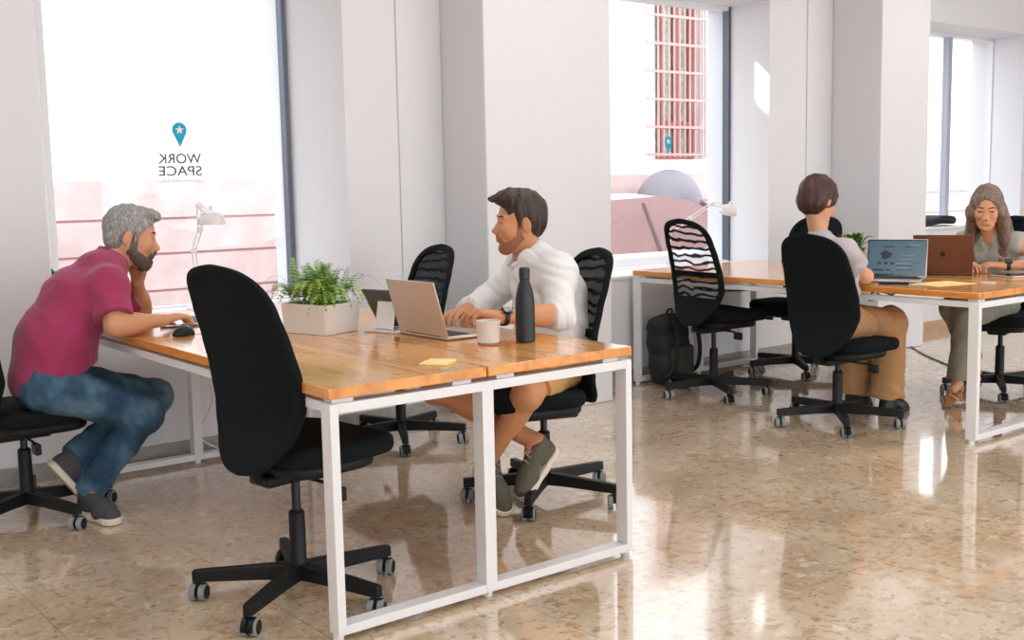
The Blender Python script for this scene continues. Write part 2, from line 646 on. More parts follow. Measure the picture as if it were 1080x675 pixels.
struct('floor', box((ROOMX0, ROOMY0, -0.1), (ROOMX1, YO, 0)), M['floor'], smooth=False)
struct('ceiling', box((ROOMX0, ROOMY0, CEIL), (ROOMX1, YO, CEIL + 0.1)), M['ceiling'], smooth=False)
# window wall: piers with splayed reveals, low walls under the windows, lintel over everything
bm = bmesh.new()
add_prism(bm, [(ROOMX0, YW), (-0.02, YW), (0.10, YG), (0.10, YO), (ROOMX0, YO)], 0, HEAD)
add_prism(bm, [(1.546, YW), (3.42, YW), (3.36, YG), (3.36, YO), (1.405, YO), (1.405, YG)], 0, HEAD)
add_prism(bm, [(5.052, YW), (6.60, YW), (6.50, YG), (6.50, YO), (5.06, YO), (5.06, YG)], 0, HEAD)
add_prism(bm, [(8.67, YW), (ROOMX1, YW), (ROOMX1, YO), (8.80, YO), (8.80, YG)], 0, HEAD)
add_prism(bm, [(-0.02, YW), (1.546, YW), (1.405, YG), (1.405, YO), (0.10, YO), (0.10, YG)], 0, 0.69)
add_prism(bm, [(3.42, YW), (5.052, YW), (5.06, YG), (5.06, YO), (3.36, YO), (3.36, YG)], 0, 0.69)
add_prism(bm, [(6.60, YW), (8.67, YW), (8.80, YG), (8.80, YO), (6.50, YO), (6.50, YG)], 0, 0.87)
add_box(bm, (ROOMX0, YW, HEAD), (ROOMX1, YO, CEIL))
struct('wall_back', bm, M['wall'], smooth=False)
struct('wall_left', box((ROOMX0 - 0.2, ROOMY0, 0), (ROOMX0, YO, CEIL)), M['wall'], smooth=False)
struct('wall_right', box((ROOMX1, ROOMY0, 0), (ROOMX1 + 0.2, YO, CEIL)), M['wall'], smooth=False)
# unseen front wall added to cut the sky light, big openings between posts
bm = bmesh.new()
for x in (-6.0, -1.6, 3.0, 7.6, 12.4): add_box(bm, (x, ROOMY0 - .2, 0), (x + .6, ROOMY0, CEIL))
for z0_, z1_ in ((0, .5), (2.7, CEIL)):
    for x0_, x1_ in ((-5.4, -1.6), (-1.0, 3.0), (3.6, 7.6), (8.2, 12.4)): add_box(bm, (x0_, ROOMY0 - .2, z0_), (x1_, ROOMY0, z1_))
struct('wall_front', bm, M['wall'], smooth=False)
# two square pillars standing in front of the wall
struct('pillar', box((2.175, 2.14, 0), (3.10, YW, CEIL)), M['wall'], bevel=0.008)
struct('pillar.001', box((5.795, 2.12, 0), (6.42, YW, CEIL)), M['wall'], bevel=0.008)
# stone skirting under the windows and along the wall
for n, (a, b, m) in enumerate([(-3.0, 2.17, 'stone'), (3.11, 5.79, 'stone'), (6.43, 12.0, 'brownstone')]):
    struct('baseboard_back' + ('' if n == 0 else '.%03d' % n), box((a, YW - 0.014, 0), (b, YW, 0.085)), M[m], smooth=False)
# stone window boards
for n, (x0, x1, g0, g1, z) in enumerate([(-0.02, 1.546, .10, 1.405, .69), (3.42, 5.052, 3.36, 5.06, .69), (6.6, 8.67, 6.5, 8.8, .87)]):
    bm = bmesh.new()
    add_prism(bm, [(x0 - .0, YW - .02), (x1, YW - .02), (g1, YG - .03), (g0, YG - .03)], z, z + .022)
    struct('trim_%d' % (n + 1), bm, M['whitemetal'], bevel=0.004)
# thin cable conduits running up the piers
for n, x in enumerate((1.885, 5.485)):
    struct('trim_%d' % (n + 4), box((x - .008, YW - .012, 0), (x + .008, YW, CEIL)), M['wall'], smooth=False)


def window(n, x0, x1, z0, z1, mull):
    bm = bmesh.new()
    add_box(bm, (x0, YG - .004, z0), (x1, YG + .004, z1))
    w = struct('window_%d' % n, bm, M['glass'], smooth=False)
    t = .024
    for k, (a, b, m) in enumerate([((x0 - .02, z0), (x0 + t, z1), 'whitemetal'), ((x1 - t, z0), (x1, z1), 'darkframe' if n < 3 else 'whitemetal'),
                                   ((x0 + t, z0), (x1 - t, z0 + .03), 'whitemetal'), ((x0 + t, z1 - .03), (x1 - t, z1), 'whitemetal')]):
        bm_obj('window_frame', box((a[0], YG - .03, a[1]), (b[0], YG + .03, b[1])), M[m], w, smooth=False)
    for x in mull: bm_obj('window_mullion', box((x - .03, YG - .03, z0 + .03), (x + .03, YG + .03, z1 - .03)), M['glareframe'], w, smooth=False)


window(1, 0.10, 1.405, .69, HEAD, [])
window(2, 3.36, 5.06, .69, HEAD, [])
window(3, 6.50, 8.80, .87, HEAD, [8.05])


# ------------------------------------------------------------------ window lettering (reads from the street)
M['decaldark'] = mat('dark_grey_vinyl', hexlin(70, 66, 78), 0.6)
M['decalgrey'] = mat('grey_vinyl', hexlin(140, 130, 144), 0.6)
M['decalblue'] = mat('turquoise_vinyl', hexlin(14, 168, 200), 0.6)
M['decalwhite'] = mat('white_vinyl', (0.85, 0.85, 0.85), 0.6)


def text_part(name, s, w, h, cx, z, y, m, parent, org, offset=0.0):
    """lettering stretched to w x h, facing the street"""
    cu = bpy.data.curves.new(name, 'FONT')
    cu.body = s
    cu.align_x = 'CENTER'
    cu.offset = offset
    cu.extrude = 0.002
    t = bpy.data.objects.new(name, cu)
    COL.objects.link(t)
    dg = bpy.context.evaluated_depsgraph_get()
    me = bpy.data.meshes.new_from_object(t.evaluated_get(dg))
    bpy.data.objects.remove(t)
    v = np.array([p.co[:] for p in me.vertices])
    a, b = v.min(0), v.max(0)
    v[:, 0] = (v[:, 0] - (a[0] + b[0]) / 2) / (b[0] - a[0]) * w
    v[:, 1] = (v[:, 1] - a[1]) / (b[1] - a[1]) * h
    out = np.stack([-v[:, 0] + cx, v[:, 2] * .3 + y, v[:, 1] + z], 1)
    f = [list(p.vertices) for p in me.polygons]
    bpy.data.meshes.remove(me)
    return mesh_obj(name, out, f, M[m], parent, False, org)


def pin_part(cx, z0, w, h, y, parent, org, hole=True):
    """map pin: round head drawn down to a point, a star cut in it"""
    R = w / 2
    cz = z0 + h - R
    out = []
    a0 = math.asin(min(1, R / (cz - z0))) * 0.9
    N_ = 40
    for i in range(N_ + 1):
        t = -a0 + (PI + 2 * a0) * i / N_
        out.append((cx + R * math.cos(t), cz + R * math.sin(t)))
    out.append((cx, z0))
    bm = bmesh.new()
    a = [bm.verts.new((x - org[0], y - .0012 - org[1], z - org[2])) for x, z in out]
    b = [bm.verts.new((x - org[0], y + .0004 - org[1], z - org[2])) for x, z in out]
    bm.faces.new(a); bm.faces.new(b[::-1])
    for i in range(len(a)):
        j = (i + 1) % len(a)
        bm.faces.new([a[i], b[i], b[j], a[j]])
    bm_obj('map_pin', bm, M['decalblue'], parent, smooth=False)
    if hole:
        bm = bmesh.new()
        st = []
        for i in range(10):
            r = R * (.62 if i % 2 == 0 else .27)
            t = PI / 2 + i * PI / 5
            st.append((cx + r * math.cos(t), cz + r * math.sin(t)))
        for yy, rev in ((y - .0022, 0), (y + .001, 1)):
            vs = [bm.verts.new((x - org[0], yy - org[1], z - org[2])) for x, z in st]
            bm.faces.new(vs[::-1] if rev else vs)
        bm_obj('star', bm, M['decalwhite'], parent, smooth=False)


YD = YG - .0062
d1 = thing('window_lettering', 'WORK SPACE COWORKING lettering with turquoise map pin, seen mirrored on the tall window', 'window sign', (0.775, YD, 1.36))
org = (0.775, YD, 1.36)
pin_part(.782, 1.545, .079, .130, YD, d1, org)
text_part('lettering', 'WORK', .235, .052, .776, 1.462, YD, 'decaldark', d1, org, .012)
text_part('lettering.001', 'SPACE', .235, .052, .776, 1.398, YD, 'decaldark', d1, org, .012)
text_part('lettering.002', 'COWORKING', .235, .020, .776, 1.366, YD, 'decalgrey', d1, org)
d2 = thing('window_pin_sign', 'turquoise map pin sticker on the window behind the parked car', 'window sign', (4.415, YD, 1.5))
pin_part(4.415, 1.515, .076, .13, YD, d2, (4.415, YD, 1.5))


# ------------------------------------------------------------------ the street
GZ = -0.25
M['asphalt'] = mat('asphalt', (0.42, 0.40, 0.39), 0.9, var=(20, 0.1))
M['facade'] = mat('pale_render', (0.86, 0.84, 0.83), 0.9)
M['pinkstone'] = mat('pink_stone', (0.66, 0.49, 0.47), 0.9, var=(5, 0.12))
M['pinkdark'] = mat('pink_stone_joint', (0.50, 0.30, 0.29), 0.9)
M['grille'] = mat('faded_iron', hexlin(200, 160, 156), 0.7)
M['shutter'] = mat('brown_window_wood', hexlin(168, 108, 100), 0.8, var=(30, .2))
M['reflectgreen'] = mat('greenery_reflection_glass', hexlin(176, 190, 170), 0.15, var=(14, .35))  # reflected greenery put into the pane colour
struct('street', box((-14, YO, GZ - .1), (50, 14, GZ)), M['asphalt'], smooth=False)
YF = 7.0
bld = thing('apartment_building', 'pale street building with pink stone base and barred window across the street', 'building', (4, YF, GZ))


def off(bm, dx, dy, dz):
    bmesh.ops.translate(bm, verts=bm.verts, vec=(dx, dy, dz))
    return bm


bo = (-4, -YF, -GZ)
bm = bmesh.new()
wx0, wx1, wz0, wz1 = 8.38, 9.24, 1.60, 3.75
add_box(bm, (-2.47, YF, 1.42), (wx0, YF + .6, 9)); add_box(bm, (wx1, YF, 1.42), (48, YF + .6, 9))
add_box(bm, (wx0, YF, wz1), (wx1, YF + .6, 9)); add_box(bm, (wx0, YF, 1.42), (wx1, YF + .6, wz0))
add_box(bm, (wx0, YF + .3, wz0), (wx1, YF + .6, wz1))
bm_obj('upper_wall', off(bm, *bo), M['facade'], bld, smooth=False)
bm = bmesh.new()
zs = [GZ, .10, .45, .775, 1.085, 1.42]
for a, b in zip(zs[:-1], zs[1:]):
    add_box(bm, (-2.47, YF - .06, a + .012), (48, YF + .6, b - (.0 if b == 1.42 else .012)))
bm_obj('stone_base', off(bm, *bo), M['pinkstone'], bld, smooth=False)
bm_obj('joint_bed', off(box((-2.47, YF - .045, GZ), (48, YF + .5, 1.40)), *bo), M['pinkdark'], bld, smooth=False)
bm = bmesh.new()
for z in zs[1:]:
    pass
for i in range(4):
    x = wx0 + i * (wx1 - wx0 - .07) / 3
    add_box(bm, (x, YF + .16, wz0), (x + .07, YF + .22, wz1))
for z in (wz0, 2.0, wz1 - .08): add_box(bm, (wx0, YF + .17, z), (wx1, YF + .23, z + .08))
wf = bm_obj('window_joinery', off(bm, *bo), M['shutter'], bld, smooth=False)
bm_obj('window_pane', off(box((wx0, YF + .235, wz0), (wx1, YF + .24, wz1)), *bo), M['reflectgreen'], bld, smooth=False)
bm = bmesh.new()
for i in range(11):
    x = wx0 - .04 + i * (wx1 - wx0 + .06) / 10
    add_box(bm, (x, YF - .10, wz0 + .02), (x + .018, YF - .08, wz1 + .1))
for i in range(7):
    z = wz0 + .04 + i * .33
    add_box(bm, (wx0 - .22, YF - .105, z), (wx1 + .03, YF - .075, z + .03))
bm_obj('window_bars', off(bm, *bo), M['grille'], bld, smooth=False)
# unseen house on the left, gap and blocks added to shape the sunbeam
bl2 = thing('apartment_building', 'tall pale unseen house with blocks added in its alley to narrow the sunbeam', 'building', (-8, YF, GZ))
bm_obj('house_wall', box((-6, 0, 0), (4.30, .6, 11)), M['facade'], bl2, smooth=False)
bm_obj('house_base', box((-6, -.06, 0), (4.30, 0, 1.67)), M['pinkstone'], bl2, smooth=False)
bm_obj('sun_block_low', box((4.30, .1, 0), (5.53, .2, 6.11)), M['facade'], bl2, smooth=False)  # added block, trims the sunbeam from below
bm_obj('sun_block_high', box((4.30, .1, 6.76), (5.53, .4, 9.2)), M['facade'], bl2, smooth=False)  # added block, trims the sunbeam from above
# grey domed recycling container beyond the car
M['greydome'] = mat('grey_moulded_plastic', hexlin(128, 122, 130), 0.5)
dc = thing('domed_container', 'grey dome-topped street container showing above the parked car', 'container', (8.10, 6.50, GZ))
bm_obj('container_body', lathe([(.36, 0), (.40, .06), (.40, .62), (.39, 1.25)], n=40), M['greydome'], dc)
bm_obj('container_dome', lathe([(.41, 1.25), (.41, 1.28)] + [(.40 * math.cos(t), 1.28 + .44 * math.sin(t)) for t in [PI / 2 * i / 12 for i in range(12)]] + [(.001, 1.72)], n=40), M['greydome'], dc)
bm_obj('container_lid', box((-.14, -.42, 1.05), (.14, -.36, 1.22)), M['greydome'], dc, bevel=.02)


# ------------------------------------------------------------------ parked car
M['carpaint'] = mat('white_car_paint', (0.84, 0.80, 0.79), 0.2, coat=1.0)
M['carglass'] = mat('tinted_car_glass', hexlin(184, 148, 146), 0.08)
M['cartrim'] = mat('dark_car_trim', hexlin(120, 92, 94), 0.4)
M['tyre'] = mat('tyre_rubber', (0.03, 0.03, 0.03), 0.8)
M['alloy'] = mat('alloy_rim', (0.6, 0.6, 0.62), 0.25, metal=0.9)


def make_car(x, y, z):
    c = thing('car', 'white hatchback parked in the street outside the second window', 'car', (x, y, z))
    # side outline (x along the car, z up), 4.2 m long, front at +x
    low = [(-2.1, .32), (-2.12, .62), (-2.0, .90), (-1.9, .97), (.98, .97), (1.3, .93), (1.85, .80), (2.06, .62), (2.1, .34)]
    hw = .86
    bm = bmesh.new()
    rows = []
    prof = low + [(2.02, .2), (-2.05, .2)]
    for s, sc in ((-1, .93), (-.86, .985), (-.55, 1), (.55, 1), (.86, .985), (1, .93)):
        yy = s * hw
        rows.append([bm.verts.new((px * sc, yy, .2 + (pz - .2) * (1 if abs(s) < .9 else .96))) for px, pz in prof])
    for a, b in zip(rows[:-1], rows[1:]):
        for i in range(len(prof)):
            j = (i + 1) % len(prof)
            bm.faces.new([a[i], a[j], b[j], b[i]])
    bm.faces.new(rows[0]); bm.faces.new(rows[-1][::-1])
    bm_obj('car_body', bm, M['carpaint'], c, bevel=.03)
    # glasshouse
    bot = [(-1.92, .95), (1.10, .95)]
    top = [(-1.55, 1.36), (-1.2, 1.42), (-.2, 1.455), (.15, 1.42), (.30, 1.37)]
    bm = bmesh.new()
    g = [bot[0]] + top + [bot[1]]
    rows = []
    for s in (-1, -.8, 0, .8, 1):
        wy = []
        for px, pz in g:
            t = (pz - .95) / .5
            wy.append(bm.verts.new((px, s * (hw - .04 - .17 * t), pz - .015 * abs(s) ** 3)))
        rows.append(wy)
    for a, b in zip(rows[:-1], rows[1:]):
        for i in range(len(g) - 1):
            bm.faces.new([a[i], a[i + 1], b[i + 1], b[i]])
    bm.faces.new(rows[0]); bm.faces.new(rows[-1][::-1])
    bm_obj('car_windows', bm, M['carglass'], c)
    # roof skin with pillars
    bm = bmesh.new()
    rows = []
    gt = [(-1.66, 1.24)] + top + [(.40, 1.32)]
    for s in (-1.0, -.9, -.5, 0, .5, .9, 1.0):
        rows.append([bm.verts.new((px, s * (hw - .035 - .17 * (pz - .95) / .5), pz + .014 - .13 * abs(s) ** 6)) for px, pz in gt])
    for a, b in zip(rows[:-1], rows[1:]):
        for i in range(len(gt) - 1):
            bm.faces.new([a[i], a[i + 1], b[i + 1], b[i]])
    r = bm_obj('car_roof', bm, M['carpaint'], c)
    so = r.modifiers.new('thick', 'SOLIDIFY'); so.thickness = .03
    for s in (-1, 1):
        yb, yt = s * (hw - .032), s * (hw - .185)
        for (xb, xt) in ((1.08, .34), (-.35, -.42), (-1.86, -1.55)):
            bm_obj('pillar_trim', tube([(xb, yb - s * .012, .95), (xt, yt - s * .012, 1.38)], .024, 6), M['cartrim'] if s < 0 else M['carpaint'], c)
        bm_obj('door_mirror', off(box((.85, 0, 0), (1.02, .14, .12)), 0, s * hw if s > 0 else -hw - .14, 1.0), M['carpaint'], c, bevel=.03)
        for k, hx in enumerate((-.15, -1.1)):
            bm_obj('door_handle', off(box((0, -.02, 0), (.18, .02, .03)), hx, s * (hw + .005), .80), M['carpaint'], c, bevel=.008)
    for wx in (-1.3, 1.32):
        for s in (-1, 1):
            R = Matrix.Translation((wx, s * .78, .32)) @ Matrix.Rotation(PI / 2, 4, 'X')
            t = bm_obj('wheel', lathe([(.18, -.10), (.29, -.10), (.32, -.07), (.32, .07), (.29, .10), (.18, .10)], R, 36), M['tyre'], c)
            bm_obj('rim', lathe([(.02, -.085), (.17, -.10), (.2, -.09), (.2, .09), (.17, .10), (.02, .085)], R, 24), M['alloy'], t)
    for s in (-1, 1):
        bm_obj('headlight', off(box((0, -.2, -.07), (.12, .2, .07)), 1.93, s * .6, .66), M['alloy'], c, bevel=.03)
        bm_obj('tail_light', off(box((0, -.12, -.12), (.1, .12, .12)), -2.10, s * .66, .78), mat('tail_lamp', hexlin(170, 40, 40), .2), c, bevel=.03)
    return c


make_car(6.10, 5.15, GZ)


# ------------------------------------------------------------------ bench tables
def bench(name, label, loc, W1, W2, L, Z=0.75):
    t = thing(name, label, 'table', loc)
    th, g = .032, .003
    for n, (a, b) in enumerate(((0, W1 - g), (W1 + g, W2))):
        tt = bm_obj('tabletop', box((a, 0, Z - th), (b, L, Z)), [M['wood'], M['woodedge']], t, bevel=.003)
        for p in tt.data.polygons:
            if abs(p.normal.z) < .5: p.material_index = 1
    zt = Z - th - .014          # frame stands a little below the boards
    lx, ly = .028, .055
    cx = .044
    for y in (0.0, L - ly):
        for x, w in ((0.002, lx), (W1 - cx / 2, cx), (W2 - lx - .002, lx)):
            bm_obj('leg', box((x, y, .018), (x + w, y + ly, zt)), M['whitemetal'], t, bevel=.002)
            bm_obj('foot', off(lathe([(.016, 0), (.016, .018)], n=12), x + w / 2, y + ly / 2, 0), M['whitemetal'], t)
        for a, b in ((.002 + lx, W1 - cx / 2), (W1 + cx / 2, W2 - lx - .002)):
            bm_obj('top_rail', box((a, y, zt - .030), (b, y + ly, zt)), M['whitemetal'], t, bevel=.002)
            bm_obj('floor_rail', box((a, y, .018), (b, y + ly, .046)), M['whitemetal'], t, bevel=.002)
    for x in (.012, W1 - .05, W1 + .02, W2 - .05):
        bm_obj('side_beam', box((x, ly, zt - .03), (x + .03, L - ly, zt)), M['whitemetal'], t, bevel=.002)
    for y in (.02, L - .10):
        for x in (.02, W1 - .12, W1 + .05, W2 - .12):
            bm_obj('spacer_block', box((x, y, zt), (x + .07, y + .05, Z - th)), M['whitemetal'], t, smooth=False)
    return t


bench('bench_table', 'honey pine double bench table with a silver laptop and black bottle on it', (0, 0, 0), .562, 1.19, 2.42)
bench('bench_table', 'pine bench table farther off where two women work by the car window', (3.60, .08, 0), .60, 1.20, 2.40)


# ------------------------------------------------------------------ swivel chairs
def back_x(z):
    """profile of the backrest: leans back, bulges at the lumbar, tucks in below"""
    pts = [(.38, -.245), (.47, -.192), (.57, -.156), (.66, -.144), (.76, -.158), (.86, -.184), (.96, -.216), (1.10, -.268)]
    for (a, xa), (b, xb) in zip(pts[:-1], pts[1:]):
        if z <= b:
            t = max(0, (z - a) / (b - a))
            t = t * t * (3 - 2 * t) * .35 + t * .65
            return xa + (xb - xa) * t
    return pts[-1][1]


Z0, Z1 = .445, 1.10
WS = [(0, 0), (.012, .075), (.04, .112), (.10, .158), (.2, .205), (.33, .236), (.5, .236), (.7, .224), (.82, .214), (.9, .193), (.955, .150), (.985, .095), (1, 0)]


def half_w(s):
    for (a, wa), (b, wb) in zip(WS[:-1], WS[1:]):
        if s <= b:
            t = (s - a) / (b - a)
            return wa + (wb - wa) * t
    return 0


def back_point(y, z, t=0.0):
    return V((back_x(z) + .42 * y * y + t, y, z))


def outline(n=72, inset=0.0):
    raw = []
    K = 60
    for i in range(K + 1):
        s = .5 - .5 * math.cos(PI * i / K)
        raw.append((half_w(s), Z0 + (Z1 - Z0) * s))
    loop = raw + [(-y, z) for y, z in raw[-2:0:-1]]
    # smooth and inset
    P = np.array(loop)
    for _ in range(3):
        P = .5 * P + .25 * (np.roll(P, 1, 0) + np.roll(P, -1, 0))
    d = np.roll(P, -1, 0) - np.roll(P, 1, 0)
    nrm = np.stack([-d[:, 1], d[:, 0]], 1)
    nrm /= np.linalg.norm(nrm, axis=1)[:, None] + 1e-9
    return P + nrm * inset, nrm


def patch(s0, s1, inset, thick, rows=20, cols=9, shift=0.0):
    """thick curved panel filling the outline between heights s0..s1"""
    P, _ = outline(inset=inset)
    zs_, ys_ = P[:61, 1], P[:61, 0]
    bm = bmesh.new()
    fr, bk = [], []
    za = max(Z0 + (Z1 - Z0) * s0, zs_.min() + .001)
    zb = min(Z0 + (Z1 - Z0) * s1, zs_.max() - .001)
    o = np.argsort(zs_)
    for i in range(rows + 1):
        z = za + (zb - za) * i / rows
        w = float(np.interp(z, zs_[o], np.abs(ys_[o])))
        fr.append([bm.verts.new(back_point(w * (2 * j / cols - 1), z, shift + thick / 2)) for j in range(cols + 1)])
        bk.append([bm.verts.new(back_point(w * (2 * j / cols - 1), z, shift - thick / 2)) for j in range(cols + 1)])
    for i in range(rows):
        for j in range(cols):
            bm.faces.new([fr[i][j], fr[i][j + 1], fr[i + 1][j + 1], fr[i + 1][j]])
            bm.faces.new([bk[i][j], bk[i + 1][j], bk[i + 1][j + 1], bk[i][j + 1]])
    for i in range(rows):
        bm.faces.new([fr[i][0], fr[i + 1][0], bk[i + 1][0], bk[i][0]])
        bm.faces.new([fr[i][-1], bk[i][-1], bk[i + 1][-1], fr[i + 1][-1]])
    for j in range(cols):
        bm.faces.new([fr[0][j], bk[0][j], bk[0][j + 1], fr[0][j + 1]])
        bm.faces.new([fr[-1][j], fr[-1][j + 1], bk[-1][j + 1], bk[-1][j]])
    return bm


def rim(width=.034, thick=.026):
    P, nrm = outline(inset=width / 2)
    bm = bmesh.new()
    rings = []
    for (y, z), (ny, nz) in zip(P, nrm):
        ring = []
        for k in range(10):
            a = 2 * PI * k / 10
            u = width / 2 * math.copysign(abs(math.cos(a)) ** .6, math.cos(a))
            v = thick / 2 * math.copysign(abs(math.sin(a)) ** .6, math.sin(a))
            ring.append(bm.verts.new(back_point(y + ny * u, z + nz * u, v)))
        rings.append(ring)
    n = len(rings)
    for i in range(n):
        a, b = rings[i], rings[(i + 1) % n]
        for k in range(10):
            j = (k + 1) % 10
            bm.faces.new([a[k], a[j], b[j], b[k]])
    return bm


def make_chair(name, label, base_rot):
    c = thing(name, label, 'office chair')
    # seat cushion
    S = SDF(.009)
    S.rbox((.075, 0, .497), (.208, .242, .033), None, rd=.028, plan=.13,
           bend=lambda x, y: -.55 * np.maximum(x - .09, 0) ** 2 - .25 * np.maximum(-x - .10, 0) ** 2 + .12 * y * y)
    v, f = S.build()
    mesh_obj('seat', v, f, M['blackfabric'], c)
    S = SDF(.010)
    S.rbox((.05, 0, .452), (.175, .19, .024), None, rd=.02, plan=.10)
    v, f = S.build()
    mesh_obj('seat_shell', v, f, M['blackplastic'], c)
    bm_obj('tilt_mechanism', box((-.14, -.055, .395), (.10, .055, .432)), M['blackplastic'], c, bevel=.012)
    lv = bm_obj('lever', tube([(-.02, -.05, .415), (-.02, -.21, .415), (-.02, -.225, .41)], .006), M['blacksteel'], c)
    bm_obj('lever_paddle', box((-.032, -.275, .372), (-.008, -.215, .416)), M['blackplastic'], lv, bevel=.006)
    # spine carrying the backrest
    bm = bmesh.new()
    add_tube(bm, catmull([(-.05, 0, .415), (-.11, 0, .41), (-.15, 0, .44), (-.145, 0, .50), (-.128, 0, .56)], 5), .018, 8)
    bm_obj('back_bracket', bm, M['blackplastic'], c)
    bm_obj('back_frame', rim(), M['blackfabric'], c)
    bm_obj('back_mesh', patch(.26, .985, .020, .006, 26, 10, -.008), M['mesh_half'], c, sharp=math.radians(70))
    bm_obj('back_panel', patch(.012, .265, .018, .014, 12, 10, -.0045), M['blackfabric'], c, sharp=math.radians(70))
    bm_obj('lumbar_bar', patch(.455, .505, .028, .012, 4, 12, .003), M['blackfabric'], c, sharp=math.radians(70))
    bm_obj('gas_spring', lathe([(.0145, .25), (.0145, .40), (.024, .402), (.024, .415)], n=20), M['blacksteel'], c)
    bm_obj('column', lathe([(.033, .075), (.033, .115), (.027, .125), (.026, .285), (.02, .292)], n=24), M['blackplastic'], c)
    for k in range(5):
        a = base_rot + k * 2 * PI / 5
        R = Matrix.Rotation(a, 4, 'Z')
        bm = bmesh.new()
        sec = [(.02, .022, .064, .118), (.12, .019, .066, .113), (.328, .016, .064, .102), (.342, .014, .064, .100)]
        rows = []
        for r, w, zl, zh in sec:
            rows.append([bm.verts.new(R @ V(p)) for p in ((r, -w, zl), (r, w, zl), (r, w * .92, zh), (r, -w * .92, zh))])
        for p, q in zip(rows[:-1], rows[1:]):
            for i in range(4):
                j = (i + 1) % 4
                bm.faces.new([p[i], p[j], q[j], q[i]])
        bm.faces.new(rows[0][::-1]); bm.faces.new(rows[-1])
        bm_obj('base_leg', bm, M['blackplastic'], c, bevel=.004)
        # caster: stem, hood, two wheels with grey treads, each with its own swivel
        sw = a + (k * 1.9 + .7)
        C = Matrix.Translation(R @ V((.325, 0, 0))) @ Matrix.Rotation(sw, 4, 'Z')
        bm = bmesh.new()
        add_lathe(bm, [(.008, .04), (.008, .07)], C, 12)
        hood = [(.031 * math.cos(t), .0275 + .031 * math.sin(t)) for t in [-.25 + (PI * .62) * i / 10 for i in range(11)]]
        for s0, s1 in ((-.006, .006), (-.019, .019)):
            pts_o = hood if s1 > .01 else hood + [(-.012, .03), (0, .02)]
            if s1 > .01:
                inn = [(x * .9, .0275 + (z - .0275) * .9) for x, z in hood[::-1]]
                pl = hood + inn
            else:
                pl = pts_o
            fa = [bm.verts.new(C @ V((x, s0, z))) for x, z in pl]
            fb = [bm.verts.new(C @ V((x, s1, z))) for x, z in pl]
            n = len(pl)
            bm.faces.new(fa[::-1]); bm.faces.new(fb)
            for i in range(n):
                j = (i + 1) % n
                bm.faces.new([fa[i], fa[j], fb[j], fb[i]])
        bmesh.ops.triangulate(bm, faces=[f for f in bm.faces if len(f.verts) > 4])
        cs = bm_obj('caster', bm, M['blackplastic'], c, smooth=False)
        for s in (-1, 1):
            W = C @ Matrix.Translation((0, s * .0165, .0275)) @ Matrix.Rotation(PI / 2, 4, 'X')
            me = lathe([(.021, -.0105), (.0245, -.0105), (.0275, -.008), (.0275, .008), (.0245, .0105), (.021, .0105)], W, 24)
            wh = bm_obj('wheel', me, M['tread'], cs)
            bm_obj('wheel_hub', lathe([(.0215, -.0115), (.0215, .0115)], W, 20), M['blackplastic'], wh)
    return c


# every chair: place, heading, turn of the star base, weave
CH = [((.092, .415), .16, 0, 'mesh_close', .0, 'empty black swivel chair with tall close-weave back at the near table edge'),
      ((-.335, 1.965), .02, 0, 'mesh_close', -.06, 'black swivel chair under the man in the crimson polo shirt'),
      ((1.42, .77), PI - .30, 3, 'mesh_half', -.05, 'black swivel chair under the man in the white shirt'),
      ((1.545, 2.085), PI - .12, 25, 'mesh_half', -.08, 'empty black mesh chair by the wall, seen over the open silver laptop'),
      ((3.685, 1.855), -.14, 22, 'mesh_open', 0, 'empty black chair with see-through mesh back before a black backpack'),
      ((3.515, .825), -.06, 8, 'mesh_close', -.06, 'black swivel chair under the short-haired woman in tan trousers'),
      ((4.70, 2.02), PI, 14, 'mesh_close', -.03, 'empty black chair at the far table beyond the potted plant'),
      ((4.96, .70), PI + .25, -3, 'mesh_close', -.03, 'black swivel chair under the long-haired woman in grey')]
CHAIRS = []
proto = make_chair('office_chair', '', 0)
for i, (p, rz, br, weave, dz, lab) in enumerate(CH):
    c = proto if i == 0 else copy_tree(proto)
    c.location = (p[0], p[1], 0)
    c.rotation_euler = (0, 0, rz)
    c['label'] = lab
    c['group'] = 'black swivel office chairs'
    R = Matrix.Rotation(math.radians(br) - rz, 4, 'Z')
    for ch in c.children:
        if ch.name.startswith(('base_leg', 'caster')):
            ch.matrix_local = R
        elif not ch.name.startswith(('column',)):
            ch.location.z += dz
        if ch.name.startswith('back_mesh'):
            ch.material_slots[0].link = 'OBJECT'
            ch.material_slots[0].material = M[weave]
    CHAIRS.append(c)


# ------------------------------------------------------------------ things on and around the tables
TZ = .7505
M['alu'] = mat('silver_aluminium', (0.62, 0.62, 0.63), 0.32, metal=0.75)
M['alurose'] = mat('warm_silver_aluminium', (0.66, 0.58, 0.53), 0.38, metal=0.5)
M['spacegrey'] = mat('dark_bronze_aluminium', hexlin(116, 78, 62), 0.35, metal=0.6)
M['keys'] = mat('dark_keys', (0.03, 0.032, 0.036), 0.5)
M['bezel'] = mat('black_glass', (0.01, 0.011, 0.013), 0.12)
M['logoblack'] = mat('black_logo', (0.015, 0.012, 0.012), 0.25)
M['logosilver'] = mat('polished_logo', (0.75, 0.74, 0.74), 0.1, metal=.8)
M['ceramic'] = mat('white_ceramic', (0.80, 0.78, 0.78), 0.3)
M['enamel'] = mat('white_enamel', (0.74, 0.72, 0.72), 0.35, var=(25, .05))
M['bottle'] = mat('matt_black_steel', (0.014, 0.018, 0.022), 0.42)
M['paper'] = mat('pale_yellow_paper', hexlin(250, 226, 160), 0.8)
M['cork'] = mat('brown_coaster', hexlin(176, 118, 70), 0.7)
M['leafl'] = mat('light_fern_green', hexlin(150, 186, 84), 0.5, var=(40, .3))
M['leafd'] = mat('dark_fern_green', hexlin(66, 112, 46), 0.5, var=(40, .3))
